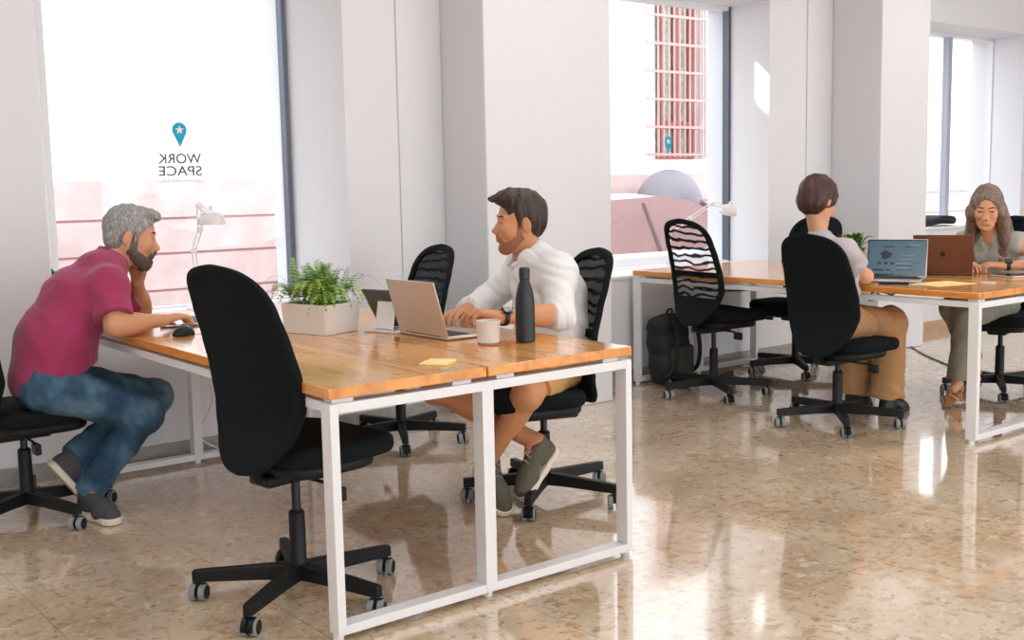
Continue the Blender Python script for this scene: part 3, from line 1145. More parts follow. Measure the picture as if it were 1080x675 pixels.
M['soil'] = mat('potting_soil', (0.05, 0.035, 0.025), 0.95)
M['cable'] = mat('grey_cable', hexlin(110, 112, 118), 0.5)
M['bagblack'] = mat('black_nylon', (0.010, 0.012, 0.014), 0.7, bump=(500, .1))
M['bagolive'] = mat('dark_olive_nylon', (0.035, 0.038, 0.030), 0.75)
M['screen'] = emis('laptop_screen', hexlin(84, 116, 132), 0.6)
M['screendark'] = emis('screen_dark_shape', hexlin(26, 42, 54), 0.6)
M['screenlight'] = emis('screen_light_bar', hexlin(130, 156, 168), 0.65)


def apple_poly(w):
    """bitten fruit outline and its leaf"""
    pts = []
    for i in range(64):
        t = 2 * PI * i / 64
        r = .5 - .055 * math.exp(-((t - PI / 2) / .30) ** 2) - .05 * math.exp(-((t - 3 * PI / 2) / .28) ** 2)
        x, y = r * math.cos(t) * .96, r * math.sin(t)
        # bite on one side
        bx, by, br = .52, .10, .20
        dx, dy = x - bx, y - by
        dd = math.hypot(dx, dy)
        if dd < br:
            x, y = bx - math.sqrt(max(br * br - dy * dy, 0)), y
        pts.append((x * w, y * w))
    leaf = []
    for i in range(14):
        t = 2 * PI * i / 14
        u, v = .15 * math.cos(t), .065 * math.sin(t) * (1 - .2 * math.cos(t))
        c, s = math.cos(.9), math.sin(.9)
        leaf.append(((.05 + u * c - v * s) * w, (.64 + u * s + v * c) * w))
    return pts, leaf


def laptop(name, label, loc, rz, shell, w=.31, d=.215, open_deg=108, logo=None, screen_on=False, group=None):
    """hinge at the local origin line y=0, keyboard towards +y, lid back towards -y"""
    t = thing(name, label, 'laptop', loc, rz, group)
    h = .014
    bm_obj('base', box((-w / 2, 0, .002), (w / 2, d, h)), M[shell], t, bevel=.004)
    bm_obj('keyboard_deck', box((-w / 2 + .022, .022, h), (w / 2 - .022, .118, h + .0006)), M['keys'], t, smooth=False)
    bm = bmesh.new()
    for r in range(6):
        y0 = .025 + r * .0153
        n = 14 if r else 13
        for k in range(n):
            x0 = -w / 2 + .025 + k * (w - .05) / n
            add_box(bm, (x0 + .001, y0, h + .0006), (x0 + (w - .05) / n - .001, y0 + .0135, h + .0022))
    bm_obj('keys', bm, M['keys'], t, smooth=False)
    bm_obj('touchpad', box((-.055, .130, h), (.055, d - .012, h + .0008)), M[shell], t, smooth=False)
    bm = bmesh.new()
    for k in range(5):
        add_box(bm, (-w / 2 - .0006, .02 + .022 * k, .006), (-w / 2 + .001, .034 + .022 * k, .0105))
    bm_obj('port', bm, M['bezel'], t, smooth=False)
    a = math.radians(open_deg)
    # lid plane: rises from the hinge, leaning away from the keyboard
    L = Matrix.Translation((0, .004, h)) @ Matrix.Rotation(a, 4, 'X')
    bm = bmesh.new()
    add_box(bm, (-w / 2, 0, 0), (w / 2, d, .006), L)
    bm_obj('lid', bm, M[shell], t, bevel=.0025)
    bm = bmesh.new()
    add_box(bm, (-w / 2 + .004, .006, -.0006), (w / 2 - .004, d - .004, 0), L)
    bm_obj('screen_bezel', bm, M['bezel'], t, smooth=False)
    bm = bmesh.new()
    add_box(bm, (-w / 2 + .010, .016, -.0010), (w / 2 - .010, d - .010, -.0006), L)
    sc = bm_obj('screen', bm, M['screen'] if screen_on else M['bezel'], t, smooth=False)
    if screen_on:
        def rect(x0, y0, x1, y1, m, nm):
            b2 = bmesh.new()
            # x runs right as the user sees it
            add_box(b2, (-x1, y0, -.0013), (-x0, y1, -.0010), L)
            return bm_obj(nm, b2, M[m], sc, smooth=False)
        W2, H0 = w / 2, d
        bm2 = bmesh.new()
        b = [(-.055 + .03 * math.cos(q) * (1 + .15 * math.sin(5 * q)), .125 + .024 * math.sin(q) * (1 + .2 * math.cos(3 * q))) for q in [2 * PI * i / 30 for i in range(30)]]
        vs_ = [bm2.verts.new(L @ V((-x, y, -.0013))) for x, y in b]
        bm2.faces.new(vs_)
        bm_obj('picture_blob', bm2, M['screendark'], sc, smooth=False)
        rect(-.075, .168, -.015, .174, 'screendark', 'heading_bar')
        rect(.045, .168, .085, .173, 'screendark', 'heading_bar')
        rect(.07, .178, .125, .184, 'screenlight', 'menu_bar')
        for k in range(3):
            rect(-.10 + k * .035, .070, -.082 + k * .035, .084, 'screendark', 'icon')
        rect(-.125, .034, -.065, .044, 'screendark', 'text_row')
        rect(-.055, .036, -.03, .043, 'screendark', 'text_row')
        for k in range(4):
            rect(.0, .074 - k * .012, .07 + (k % 2) * .02, .078 - k * .012, 'screendark' if k % 2 else 'screenlight', 'text_row')
        rect(.09, .080, .125, .084, 'screendark', 'text_row')
        rect(.02, .10, .08, .103, 'screenlight', 'text_row')
        rect(.02, .12, .10, .123, 'screenlight', 'text_row')
        rect(-.006, .0085, .006, .0125, 'screenlight', 'maker_mark')
    if logo:
        po, lf = apple_poly(.032)
        bm = bmesh.new()
        for pl in (po, lf):
            vs_ = [bm.verts.new(L @ V((x, d / 2 + y, .0063))) for x, y in pl]
            fc = bm.faces.new(vs_)
            bmesh.ops.triangulate(bm, faces=[fc])
        bm_obj('logo', bm, M[logo], t, smooth=False)
    bm_obj('hinge', lathe([(.0045, -w * .36), (.0045, w * .36)], Matrix.Translation((0, .002, h + .001)) @ Matrix.Rotation(PI / 2, 4, 'Y'), 10), M['bezel'], t)
    return t


def heading(dx, dy):
    """turn local +y onto the direction"""
    return math.atan2(-dx, dy)


laptop('laptop', 'open silver laptop seen from its lid, in front of the man in white', (.805, .728, TZ), heading(1, .02), 'alurose', .316, .215, 106)
laptop('laptop', 'open laptop with lit page on screen before the short-haired woman', (4.02, .815, TZ), heading(-.90, -.42), 'alu', .325, .215, 104, screen_on=True)
laptop('laptop', 'bronze laptop with dark fruit logo in front of the long-haired woman', (4.425, .775, TZ), heading(.84, .54), 'spacegrey', .325, .225, 102, logo='logoblack')
laptop('laptop', 'laptop used by the man in crimson, mostly behind the near chair back', (.44, 1.84, TZ), heading(-.92, .39), 'alu', .30, .21, 112)

# mouse
S = SDF(.003)
S.ell((0, 0, .004), (.052, .030, .032), None)
S.clip((0, 0, .002), (0, 0, -1), .003)
ms = thing('computer_mouse', 'black computer mouse on the near table by the bearded man', 'mouse', (.165, 1.47, TZ), .35)
v, f = S.build(); mesh_obj('mouse_body', v, f, M['blackplastic'], ms)
bm_obj('mouse_wheel', lathe([(.009, -.003), (.009, .003)], Matrix.Translation((.028, 0, .030)) @ Matrix.Rotation(PI / 2, 4, 'X'), 14), M['tread'], ms)
# papers under the man's arm
bm = bmesh.new()
add_box(bm, (-.11, -.08, 0), (.11, .08, .0015))
pp = tag(bm_obj('paper_sheet', bm, M['ceramic'], None, smooth=False), 'white paper sheet on the table under the bearded man\'s forearm', 'paper')
pp.location = (.30, 1.93 - .36, TZ); pp.rotation_euler = (0, 0, .25)

# planter with fern
PL = (.615, 1.175, TZ); pr = math.radians(16)
pl = thing('planter', 'white rectangular planter with green fern on the near table', 'plant', PL, pr)
hx, hy, hh = .098, .122, .118
bm = bmesh.new()
wl = .008
o_b = [(-hx * .93, -hy * .93), (hx * .93, -hy * .93), (hx * .93, hy * .93), (-hx * .93, hy * .93)]
o_t = [(-hx, -hy), (hx, -hy), (hx, hy), (-hx, hy)]
i_t = [(x * (1 - wl / hx), y * (1 - wl / hy)) for x, y in o_t]
rows = [[bm.verts.new((x, y, z)) for x, y in pts] for pts, z in ((o_b, 0), (o_t, hh), (i_t, hh), ([(x * .97, y * .97) for x, y in i_t], hh - .03))]
for a, b in zip(rows[:-1], rows[1:]):
    for i in range(4):
        j = (i + 1) % 4
        bm.faces.new([a[i], a[j], b[j], b[i]])
bm.faces.new(rows[0][::-1]); bm.faces.new(rows[-1])
bm_obj('pot', bm, M['ceramic'], pl, bevel=.002)
bm_obj('soil', box((-hx * .9, -hy * .9, hh - .028), (hx * .9, hy * .9, hh - .014)), M['soil'], pl, smooth=False)


def fern(bm, base, ang, ln, rise, droop, wl=.017, n=16, twist=0, blade=.0035):
    """one frond: an arching rib with paired leaflets"""
    d = V((math.cos(ang), math.sin(ang), 0)); sd = V((-d.y, d.x, 0))
    P = []
    for i in range(n + 1):
        t = i / n
        P.append(V(base) + d * (ln * (t - .15 * t * t)) + V((0, 0, rise * (1 - (1 - t) ** 2) - droop * t ** 2.6)) + sd * (twist * t * t))
    for i in range(n):
        a, b = P[i], P[i + 1]
        w = blade * (1 - .7 * i / n)
        bm.faces.new([bm.verts.new(a - sd * w * .5), bm.verts.new(a + sd * w * .5), bm.verts.new(b + sd * w * .45), bm.verts.new(b - sd * w * .45)])
        if i > 2:
            l = wl * math.sin(PI * min(1, (i / n) * .9 + .12)) + .004
            dr = (b - a).normalized()
            for s in (-1, 1):
                tip = a + sd * s * l + dr * l * .55 + V((0, 0, -l * .15))
                q = (b - a) * .62
                bm.faces.new([bm.verts.new(a), bm.verts.new(a + q), bm.verts.new(tip)])


rnd = random.Random(11)
for nm, m, N_ in (('fern_fronds', 'leafl', 95), ('fern_fronds', 'leafd', 65)):
    bm = bmesh.new()
    for i in range(N_):
        a = rnd.uniform(0, 2 * PI)
        lo = rnd.random()
        bx, by = rnd.uniform(-.06, .06), rnd.uniform(-.085, .085)
        if lo < .5: fern(bm, (bx, by, hh - .02), a, rnd.uniform(.04, .11), rnd.uniform(.12, .20), rnd.uniform(.0, .05), twist=rnd.uniform(-.03, .03))
        else: fern(bm, (bx, by, hh - .02), a, rnd.uniform(.14, .235), rnd.uniform(.11, .18), rnd.uniform(.05, .15), twist=rnd.uniform(-.04, .04))
    o = bm_obj(nm, bm, M[m], pl)

# tablet on a white folded stand
ST = (.83, .985, TZ)
st = thing('tablet', 'dark tablet leaning on a white folded stand beside the planter', 'tablet', ST, .30)
bm = bmesh.new()
add_box(bm, (-.075, -.085, 0), (.075, .085, .010))
bm_obj('stand_base', bm, M['ceramic'], st, bevel=.003)
Lm = Matrix.Translation((-.045, 0, .010)) @ Matrix.Rotation(math.radians(12), 4, 'Y')
bm = bmesh.new()
add_box(bm, (-.012, -.045, 0), (0, .045, .135), Lm)
bm_obj('stand_arm', bm, M['ceramic'], st, bevel=.004)
Lm = Matrix.Translation((.048, 0, .016)) @ Matrix.Rotation(math.radians(-34), 4, 'Y')
bm = bmesh.new()
add_box(bm, (-.010, -.105, 0), (0, .105, .185), Lm)
tb = bm_obj('tablet_body', bm, mat('dark_grey_tablet', hexlin(84, 84, 86), .4), st, bevel=.003)
bm = bmesh.new()
add_box(bm, (0, -.098, .010), (.0008, .098, .175), Lm)
bm_obj('tablet_screen', bm, M['bezel'], st, smooth=False)

# mug on its coaster, bottle, note pad
mg = thing('mug', 'white enamel mug standing on a coaster by the black bottle', 'mug', (.872, .408, TZ + .004), .9)
bm_obj('mug_body', lathe([(.001, .0), (.036, .0), (.040, .004), (.0435, .075), (.0455, .0775), (.0455, .081), (.0425, .081), (.040, .072), (.036, .008), (.001, .008)], n=40), M['enamel'], mg)
bm_obj('mug_handle', tube(catmull([(.041, 0, .062), (.060, 0, .064), (.072, 0, .045), (.062, 0, .024), (.0405, 0, .020)], 6), .0048, 8), M['enamel'], mg)
tag(bm_obj('coaster', off(lathe([(.001, 0), (.053, 0), (.055, .002), (.053, .004), (.001, .004)], n=40), 0, 0, 0), M['cork'], None), 'thin brown coaster under the white enamel mug', 'coaster').location = (.885, .398, TZ)
bt = thing('bottle', 'tall matt black bottle on the near table beside the mug', 'bottle', (1.0, .355, TZ))
bm_obj('bottle_body', lathe([(.001, 0), (.032, 0), (.0355, .004), (.0355, .128), (.034, .155), (.0295, .185), (.023, .207), (.0185, .220), (.0175, .226), (.001, .226)], n=40), M['bottle'], bt)
bm_obj('bottle_cap', lathe([(.0175, .228), (.0198, .230), (.0200, .260), (.0185, .267), (.014, .270), (.001, .270)], n=32), M['bottle'], bt)
bm_obj('cap_ring', lathe([(.0185, .2255), (.0185, .2285)], n=32), M['blackplastic'], bt)
nt_ = tag(bm_obj('sticky_note_pad', box((-.055, -.045, 0), (.055, .045, .006)), M['paper'], None, bevel=.0008), 'pale yellow sticky note pad near the end of the near table', 'note pad')
nt_.location = (.492, .172, TZ); nt_.rotation_euler = (0, 0, .62)

# far table
sh = tag(bm_obj('paper_sheet', box((-.14, -.10, 0), (.14, .10, .002)), M['paper'], None, smooth=False), 'pale yellow paper sheet lying near the far table\'s corner', 'paper')
sh.location = (3.935, .475, TZ); sh.rotation_euler = (0, 0, math.radians(-12))
tag(bm_obj('coaster', lathe([(.001, 0), (.040, 0), (.042, .002), (.040, .005), (.001, .005)], n=32), M['ceramic'], None), 'small white round coaster on the far table near its corner', 'coaster').location = (4.12, .325, TZ)
ph = thing('phone', 'black phone lying flat below the lit laptop screen', 'phone', (3.775, .665, TZ), -1.1)
bm_obj('phone_body', box((-.075, -.036, 0), (.075, .036, .009)), M['blackplastic'], ph, bevel=.004)
bm_obj('phone_screen', box((-.070, -.032, .009), (.070, .032, .0095)), M['bezel'], ph, smooth=False)
tp = thing('tablet', 'dark tablet lying by the long-haired woman\'s forearm', 'tablet', (4.62, .42, TZ), -.35)
bm_obj('tablet_body', box((-.12, -.085, 0), (.12, .085, .008)), M['alu'], tp, bevel=.003)
bm_obj('tablet_screen', box((-.114, -.079, .008), (.114, .079, .0088)), M['bezel'], tp, smooth=False)
# potted leafy plant on the far table
pp2 = thing('potted_plant', 'leafy plant in white pot on the far table before the empty chair', 'plant', (4.36, 1.32, TZ))
bm_obj('pot', lathe([(.001, 0), (.050, 0), (.062, .105), (.064, .112), (.058, .112), (.055, .09), (.001, .09)], n=32), M['ceramic'], pp2)
for k, (m, N_) in enumerate((('leafl', 34), ('leafd', 22))):
    bm = bmesh.new()
    for i in range(N_):
        a = rnd.uniform(0, 2 * PI); ln = rnd.uniform(.04, .13); rz_ = rnd.uniform(.07, .19); w_ = rnd.uniform(.014, .024)
        d = V((math.cos(a), math.sin(a), 0)); sd = V((-d.y, d.x, 0))
        prev = None
        for j in range(7):
            t = j / 6
            p = V((rnd.uniform(-.002, .002), 0, .09)) + d * ln * t + V((0, 0, rz_ * (1 - (1 - t) ** 1.8) - .05 * t ** 3))
            ww = w_ * math.sin(PI * (.08 + .9 * t)) 
            cur = (bm.verts.new(p - sd * ww), bm.verts.new(p + V((0, 0, -ww * .3))), bm.verts.new(p + sd * ww))
            if prev:
                bm.faces.new([prev[0], prev[1], cur[1], cur[0]]); bm.faces.new([prev[1], prev[2], cur[2], cur[1]])
            prev = cur
    bm_obj('foliage', bm, M[m], pp2)
# small plant on the window board behind the bearded man
pp3 = thing('potted_plant', 'little plant on the window board behind the bearded man\'s back', 'plant', (.085, 2.70, .712))
bm_obj('pot', lathe([(.001, 0), (.045, 0), (.055, .14), (.050, .14), (.047, .12), (.001, .12)], n=24), M['ceramic'], pp3)
bm = bmesh.new()
for i in range(9):
    a = PI + rnd.uniform(-1.4, 1.4) if i else PI + .1
    ln = rnd.uniform(.05, .12) if i else .135; rz_ = rnd.uniform(.10, .16) if i else .185
    d = V((math.cos(a), math.sin(a), 0)); sd = V((-d.y, d.x, 0)); prev = None
    for j in range(6):
        t = j / 5
        p = V((0, 0, .12)) + d * ln * t + V((0, 0, rz_ * (1 - (1 - t) ** 1.8)))
        ww = .02 * math.sin(PI * (.1 + .88 * t))
        cur = (bm.verts.new(p - sd * ww + V((0, 0, ww * .4))), bm.verts.new(p), bm.verts.new(p + sd * ww + V((0, 0, ww * .4))))
        if prev:
            bm.faces.new([prev[0], prev[1], cur[1], cur[0]]); bm.faces.new([prev[1], prev[2], cur[2], cur[1]])
        prev = cur
bm_obj('foliage', bm, mat('bright_leaf_green', hexlin(84, 186, 84), .5), pp3)


# ------------------------------------------------------------------ desk lamps on the window boards
def desk_lamp(label, base, pts, head, r, tilt=(0, 0)):
    l = thing('desk_lamp', label, 'lamp', base)
    b = V(base)
    bm_obj('lamp_base', lathe([(.001, 0), (.07, 0), (.075, .006), (.072, .018), (.02, .024), (.001, .024)], n=32), M['ceramic'], l)
    P = [V(p) - b for p in pts]
    P = [V((0, 0, .02))] + P + [V(head) - b + V((0, 0, r * .75))]
    for i in range(len(P) - 1):
        d = (P[i + 1] - P[i]).normalized()
        n = V((0, 1, 0)).cross(d).normalized() * .010
        for s in (-1, 1):
            bm_obj('lamp_arm', tube([P[i] + n * s, P[i + 1] + n * s], .0042, 8), M['ceramic'], l)
    for p in P[1:-1]:
        bm_obj('arm_joint', lathe([(.015, -.012), (.015, .012)], Matrix.Translation(p) @ Matrix.Rotation(PI / 2, 4, 'X'), 16), M['ceramic'], l)
    H = Matrix.Translation(V(head) - b) @ Matrix.Rotation(tilt[0], 4, 'X') @ Matrix.Rotation(tilt[1], 4, 'Y')
    prof = [(r, 0), (r * .995, .012)] + [(r * math.cos(t), .012 + r * .92 * math.sin(t)) for t in [PI / 2 * i / 12 for i in range(1, 12)]] + [(.012, .012 + r * .925)]
    inn = [(x * .96, z * .96) for x, z in prof[::-1]]
    bm_obj('lamp_shade', lathe(prof + [(.010, .012 + r * .95), (.010, .03 + r * .95), (.001, .03 + r * .95)], H, 36), M['ceramic'], l)
    bm_obj('lamp_bulb', lathe([(.001, .004), (.02, .012), (.026, .03), (.018, .05), (.012, .06)], H, 18), M['enamel'], l)
    return l


desk_lamp('white dome desk lamp on the window board right of the bearded man', (.75, 2.71, .712),
          [(.73, 2.71, 1.02), (.765, 2.70, 1.12), (.765, 2.70, 1.245)], (.828, 2.70, 1.145), .070)
desk_lamp('white desk lamp with jointed arm bent over the far window board', (4.16, 2.70, .712),
          [(4.14, 2.66, .98), (4.32, 2.64, 1.06), (4.50, 2.60, 1.16)], (4.64, 2.58, 1.085), .062, (0, .35))

# ------------------------------------------------------------------ backpack, black bag on the sill
bp_ = thing('backpack', 'black backpack with olive pocket slumped on the floor behind the mesh chair', 'backpack', (3.765, 2.315, 0), .12)
S = SDF(.008)
S.rbox((0, 0, .225), (.155, .095, .215), frame((1, 0, 0), (0, .10, 1)), rd=.07, plan=.08, k=.02)
S.ell((-.02, -.02, .40), (.13, .085, .07), k=.05)
S.clip((0, 0, .004), (0, 0, -1), .01)
S.disp(folds(.006, 42, (0.2, .1, 1), 3))
v, f = S.build(); mesh_obj('bag_body', v, f, M['bagblack'], bp_)
S = SDF(.007)
S.rbox((.0, -.105, .15), (.115, .035, .115), None, rd=.03, plan=.05)
S.disp(folds(.004, 50, (1, .1, .4), 5))
v, f = S.build(); mesh_obj('front_pocket', v, f, M['bagolive'], bp_)
for sx in (-1, 1):
    bm = bmesh.new()
    P = catmull([(sx * .06, -.05, .44), (sx * .10, -.135, .39), (sx * .12, -.16, .27), (sx * .13, -.14, .13), (sx * .14, -.06, .06)], 6)
    add_tube(bm, P, .014, 8)
    bm_obj('shoulder_strap', bm, M['bagblack'], bp_)
bm_obj('carry_loop', tube(catmull([(-.03, .0, .45), (-.02, -.01, .49), (.02, -.01, .49), (.03, 0, .45)], 6), .007, 8), M['bagblack'], bp_)
sb = thing('folded_bag', 'black soft bag lying on the white ledge under the third window', 'bag', (7.46, 2.70, .893), -.1)
S = SDF(.010)
S.rbox((0, 0, .035), (.23, .11, .034), None, rd=.03, plan=.08, bend=lambda x, y: .02 * np.sin(9 * x + 1))
S.ell((-.08, .02, .06), (.12, .08, .03), k=.03)
S.clip((0, 0, .003), (0, 0, -1), .01)
v, f = S.build(); mesh_obj('bag_body', v, f, M['bagblack'], sb)
bm_obj('bag_strap', tube(catmull([(-.18, -.06, .055), (-.05, -.125, .055), (.10, -.12, .05), (.2, -.05, .055)], 6), .010, 8), M['bagblack'], sb)

# ------------------------------------------------------------------ cables
for nm, lab, pts, r in [
    ('power_cable', 'thin grey cable running across the floor past the tan trousers', [(6.5, 2.35, .006), (6.0, 1.86, .006), (5.62, 1.40, .006), (5.3, 1.02, .006), (5.1, .9, .006)], .006),
    ('power_cable', 'black cable drooping under the far table beside the mesh chair', [(4.05, 2.44, .66), (4.06, 2.3, .60), (4.12, 2.1, .60), (4.2, 1.8, .625), (4.22, 1.5, .65)], .005),
    ('power_cable', 'second black cable looping under the far table edge', [(4.00, 2.42, .66), (4.02, 2.2, .62), (4.10, 2.0, .645), (4.22, 1.7, .60), (4.3, 1.45, .66)], .004),
    ('power_cable', 'white cable hanging to the floor behind the mesh chair', [(4.10, 2.46, .66), (4.06, 2.44, .45), (4.10, 2.42, .2), (4.02, 2.38, .03), (4.1, 2.25, .006), (4.3, 2.25, .006)], .005),
    ('power_cable', 'tangled black cable hanging under the far table by the woman\'s lap', [(4.0, .95, .69), (4.05, .9, .64), (4.14, .88, .615), (4.2, .95, .64), (4.12, 1.02, .66), (4.02, .98, .62), (4.06, .86, .66), (4.2, .84, .69)], .004),
    ('power_cable', 'thin cable hanging against the wall under the near table', [(.62, 2.37, .66), (.60, 2.36, .5), (.66, 2.4, .3), (.60, 2.44, .12), (.75, 2.46, .006)], .004),
    ('power_cable', 'pale cable slung under the near table toward the wall chair', [(.98, 2.36, .66), (.95, 2.1, .56), (.90, 1.8, .52), (.86, 1.5, .57), (.82, 1.3, .67)], .004)]:
    white = 'white' in lab or 'pale' in lab or 'thin cable' in lab
    o = bm_obj(nm, tube(catmull(pts, 8), r, 8), M['cable'] if 'grey' in lab else (M['ceramic'] if white else M['blackplastic']), None)
    tag(o, lab, 'cable')


# ------------------------------------------------------------------ people
A3 = lambda *p: np.array(p, float)
M['skin'] = mat('tanned_skin', hexlin(206, 150, 116), 0.5, spec=0.35, sss=.12, var=(18, .06))
M['skinwarm'] = mat('warm_skin', hexlin(210, 148, 108), 0.5, spec=0.35, sss=.12, var=(18, .06))
M['skinfair'] = mat('light_skin', hexlin(222, 166, 132), 0.5, spec=0.35, sss=.12, var=(18, .05))
M['lips'] = mat('lip', hexlin(176, 98, 84), 0.4)
M['eyewhite'] = mat('eye_white', (0.72, 0.70, 0.68), 0.2)
M['iris'] = mat('dark_iris', (0.02, 0.012, 0.008), 0.15)
M['hairgrey'] = hair_mat('grey_hair', [hexlin(84, 82, 82), hexlin(146, 144, 143), hexlin(200, 198, 196)])
M['hairbrown'] = hair_mat('dark_brown_hair', [hexlin(30, 21, 17), hexlin(52, 36, 28), hexlin(84, 60, 46)])
M['hairchest'] = hair_mat('chestnut_hair', [hexlin(30, 15, 10), hexlin(60, 31, 21), hexlin(96, 54, 37)])
M['hairlong'] = hair_mat('ash_brown_hair', [hexlin(78, 64, 58), hexlin(124, 104, 94), hexlin(168, 146, 132)], (50, 50, 7))
M['beardgrey'] = hair_mat('dark_grizzled_beard', [hexlin(48, 42, 39), hexlin(84, 74, 68), hexlin(120, 108, 100)], (90, 90, 60))
M['stubble'] = mat('short_stubble', hexlin(160, 108, 80), 0.7, var=(220, .18))
M['browdark'] = mat('dark_brow', hexlin(46, 34, 28), 0.7)
M['crimson'] = mat('crimson_cotton', hexlin(156, 44, 88), 0.85, bump=(700, .1), sheen=.2, var=(9, .05))
M['denim'] = denim_mat()
M['whitecotton'] = mat('white_cotton', (0.80, 0.79, 0.80), 0.85, bump=(500, .1))
M['khaki'] = mat('khaki_cotton', hexlin(204, 158, 96), 0.85, bump=(500, .1), var=(12, .06))
M['greypolo'] = mat('grey_pique', hexlin(190, 182, 184), 0.85, bump=(700, .1))
M['tan'] = mat('tan_twill', hexlin(186, 142, 98), 0.85, var=(8, .05))
M['sage'] = mat('sage_grey_linen', hexlin(176, 178, 170), 0.85, bump=(500, .1))
M['greytrouser'] = mat('grey_linen', hexlin(140, 138, 126), 0.85, var=(10, .06))
M['sneakgrey'] = mat('dark_grey_canvas', hexlin(74, 74, 80), 0.85)
M['sneakolive'] = mat('olive_grey_canvas', hexlin(94, 90, 76), 0.85, bump=(300, .15))
M['laces'] = mat('grey_laces', hexlin(148, 140, 122), 0.8)
M['sole'] = mat('cream_rubber_sole', hexlin(222, 212, 196), 0.6)
M['leathertan'] = mat('tan_leather', hexlin(204, 148, 104), 0.5)
M['darkshoe'] = mat('black_leather', (0.02, 0.018, 0.018), 0.4)
M['strap'] = mat('black_watch_strap', (0.012, 0.012, 0.013), 0.5)


def torso(S, J, g, wide=1.0, belly=0.0, bust=0.0, dp=1.0):
    tl = J['tl']
    w = wide / dp
    S.cap(J['P'], J['A'], .122 * dp + g, .118 * dp + g, k=.05, lat=tl, sc=1.32 * w)
    S.cap(J['A'], J['C'], .118 * dp + g, .118 * dp + g, k=.05, lat=tl, sc=1.30 * w)
    S.cap(J['C'], J['T'], .118 * dp + g, .078 * dp + g, k=.05, lat=tl, sc=1.40 * w)
    S.cap(J['SL'], J['SR'], .052 * dp + g, k=.05)
    for s in ('SL', 'SR'): S.ell(J[s], A3(.060, .060, .060) * (.5 + .5 * dp) + g, k=.04)
    S.cap(J['T'], J['NB'], .070 * dp + g, .052 * dp + g, k=.05)
    for s in ('SL', 'SR'): S.cap(J['NB'] * .6 + J['T'] * .4, J[s], .038 * dp + g, .040 * dp + g, k=.05)
    if belly: S.ell(J['A'] * .6 + J['P'] * .4 + J['f'] * .05, A3(.10, .13, .10) * belly + g, frame(J['f'], (0, 0, 1)), k=.06)
    if bust:
        for s in (-1, 1):
            S.ell(J['C'] * .7 + J['T'] * .3 + J['f'] * .070 * dp + tl * s * .068 - A3(0, 0, .01), A3(.055, .058, .058) * bust + g, k=.04)


def arm(S, J, s, g, up=True, fore=True, ra=.048, re=.040, rw=.027, upto=None, foreto=None):
    a, e, w = J['S' + s], J['E' + s], J['W' + s]
    if up:
        if upto is None: S.cap(a, e, ra + g, re + g, k=.03)
        else: S.cap(a, a + (e - a) * upto, ra + g, ra + g + .006, k=.03, flat='b')
    if fore:
        if foreto is None:
            S.cap(e, w, re + g, rw + g, k=.025)
            S.ell(e + (w - e) * .25, A3(.085, re + .004 + g, re + .002 + g), frame(w - e, (0, 0, 1)), k=.03)
        else:
            S.cap(e, e + (w - e) * foreto, re + g, re * .55 + rw * .45 + g, k=.025, flat='b')


def leg(S, J, s, g, hip=.092, knee=.060, ankle=.037, shin=True):
    h, k, a = J['H' + s], J['K' + s], J['F' + s]
    S.cap(h, k, hip + g, knee + g, k=.04)
    S.ell(k, A3(1, 1, 1) * (knee + .001 + g), k=.03)
    if shin:
        S.cap(k, a, knee * .86 + g, ankle + g, k=.03)
        b = nv(k - h)
        S.ell(k + (a - k) * .32 - b * .018 * (1 if g < .02 else 0), A3(.10, .050 + g, .050 + g), frame(a - k, (1, 0, .1)), k=.03)


def hand(S, W, f, u, side, size=1.0, curl=(.35, .4, .3), spread=.10, thumb=(.75, .2)):
    """palm, four separate fingers and a thumb leaving the side of the palm; side=+1 right hand, -1 left"""
    W = np.asarray(W, float)
    R = frame(f, u)
    f, l, u = R[:, 0], R[:, 1] * side, R[:, 2]
    z = size
    K = []
    for q, (fw, lt) in enumerate(((.088, .030), (.092, .010), (.087, -.010), (.079, -.028))):
        kn = W + z * (f * fw + l * lt - u * (.003 if q in (0, 3) else 0))
        K.append(kn)
        S.cap(W + z * (f * .012 + l * lt * .55), kn, .0145 * z, .0112 * z, k=.012)
    S.cap(W + z * (f * .03), W + z * (f * .07), .0135 * z, .0125 * z, k=.012, lat=l, sc=2.4)
    for q, (kn, ln) in enumerate(zip(K, (.072, .080, .074, .058))):
        a = 0.0
        d0 = nv(f + l * spread * (1.4, .4, -.5, -1.5)[q])
        p = kn
        for j, (part, r0, r1) in enumerate(((.45, .0094, .0086), (.30, .0084, .0078), (.25, .0077, .0066))):
            a += curl[j] * (1 + .12 * q)
            d = nv(d0 * math.cos(a) - u * math.sin(a))
            e = p + d * ln * part * z
            S.cap(p, e, r0 * z, r1 * z, k=.0035)
            p = e
    b = W + z * (f * .022 + l * .020 - u * .006)
    d = nv(f * .62 + l * thumb[0] - u * thumb[1])
    m = b + d * .044 * z
    S.cap(b, m, .0145 * z, .0108 * z, k=.010)
    d2 = nv(f * .90 + l * thumb[0] * .35 - u * (thumb[1] + .1))
    e = m + d2 * .032 * z
    S.cap(m, e, .0105 * z, .0092 * z, k=.005)
    d3 = nv(f * .97 + l * .05 - u * (thumb[1] + .2))
    S.cap(e, e + d3 * .026 * z, .0092 * z, .0072 * z, k=.004)


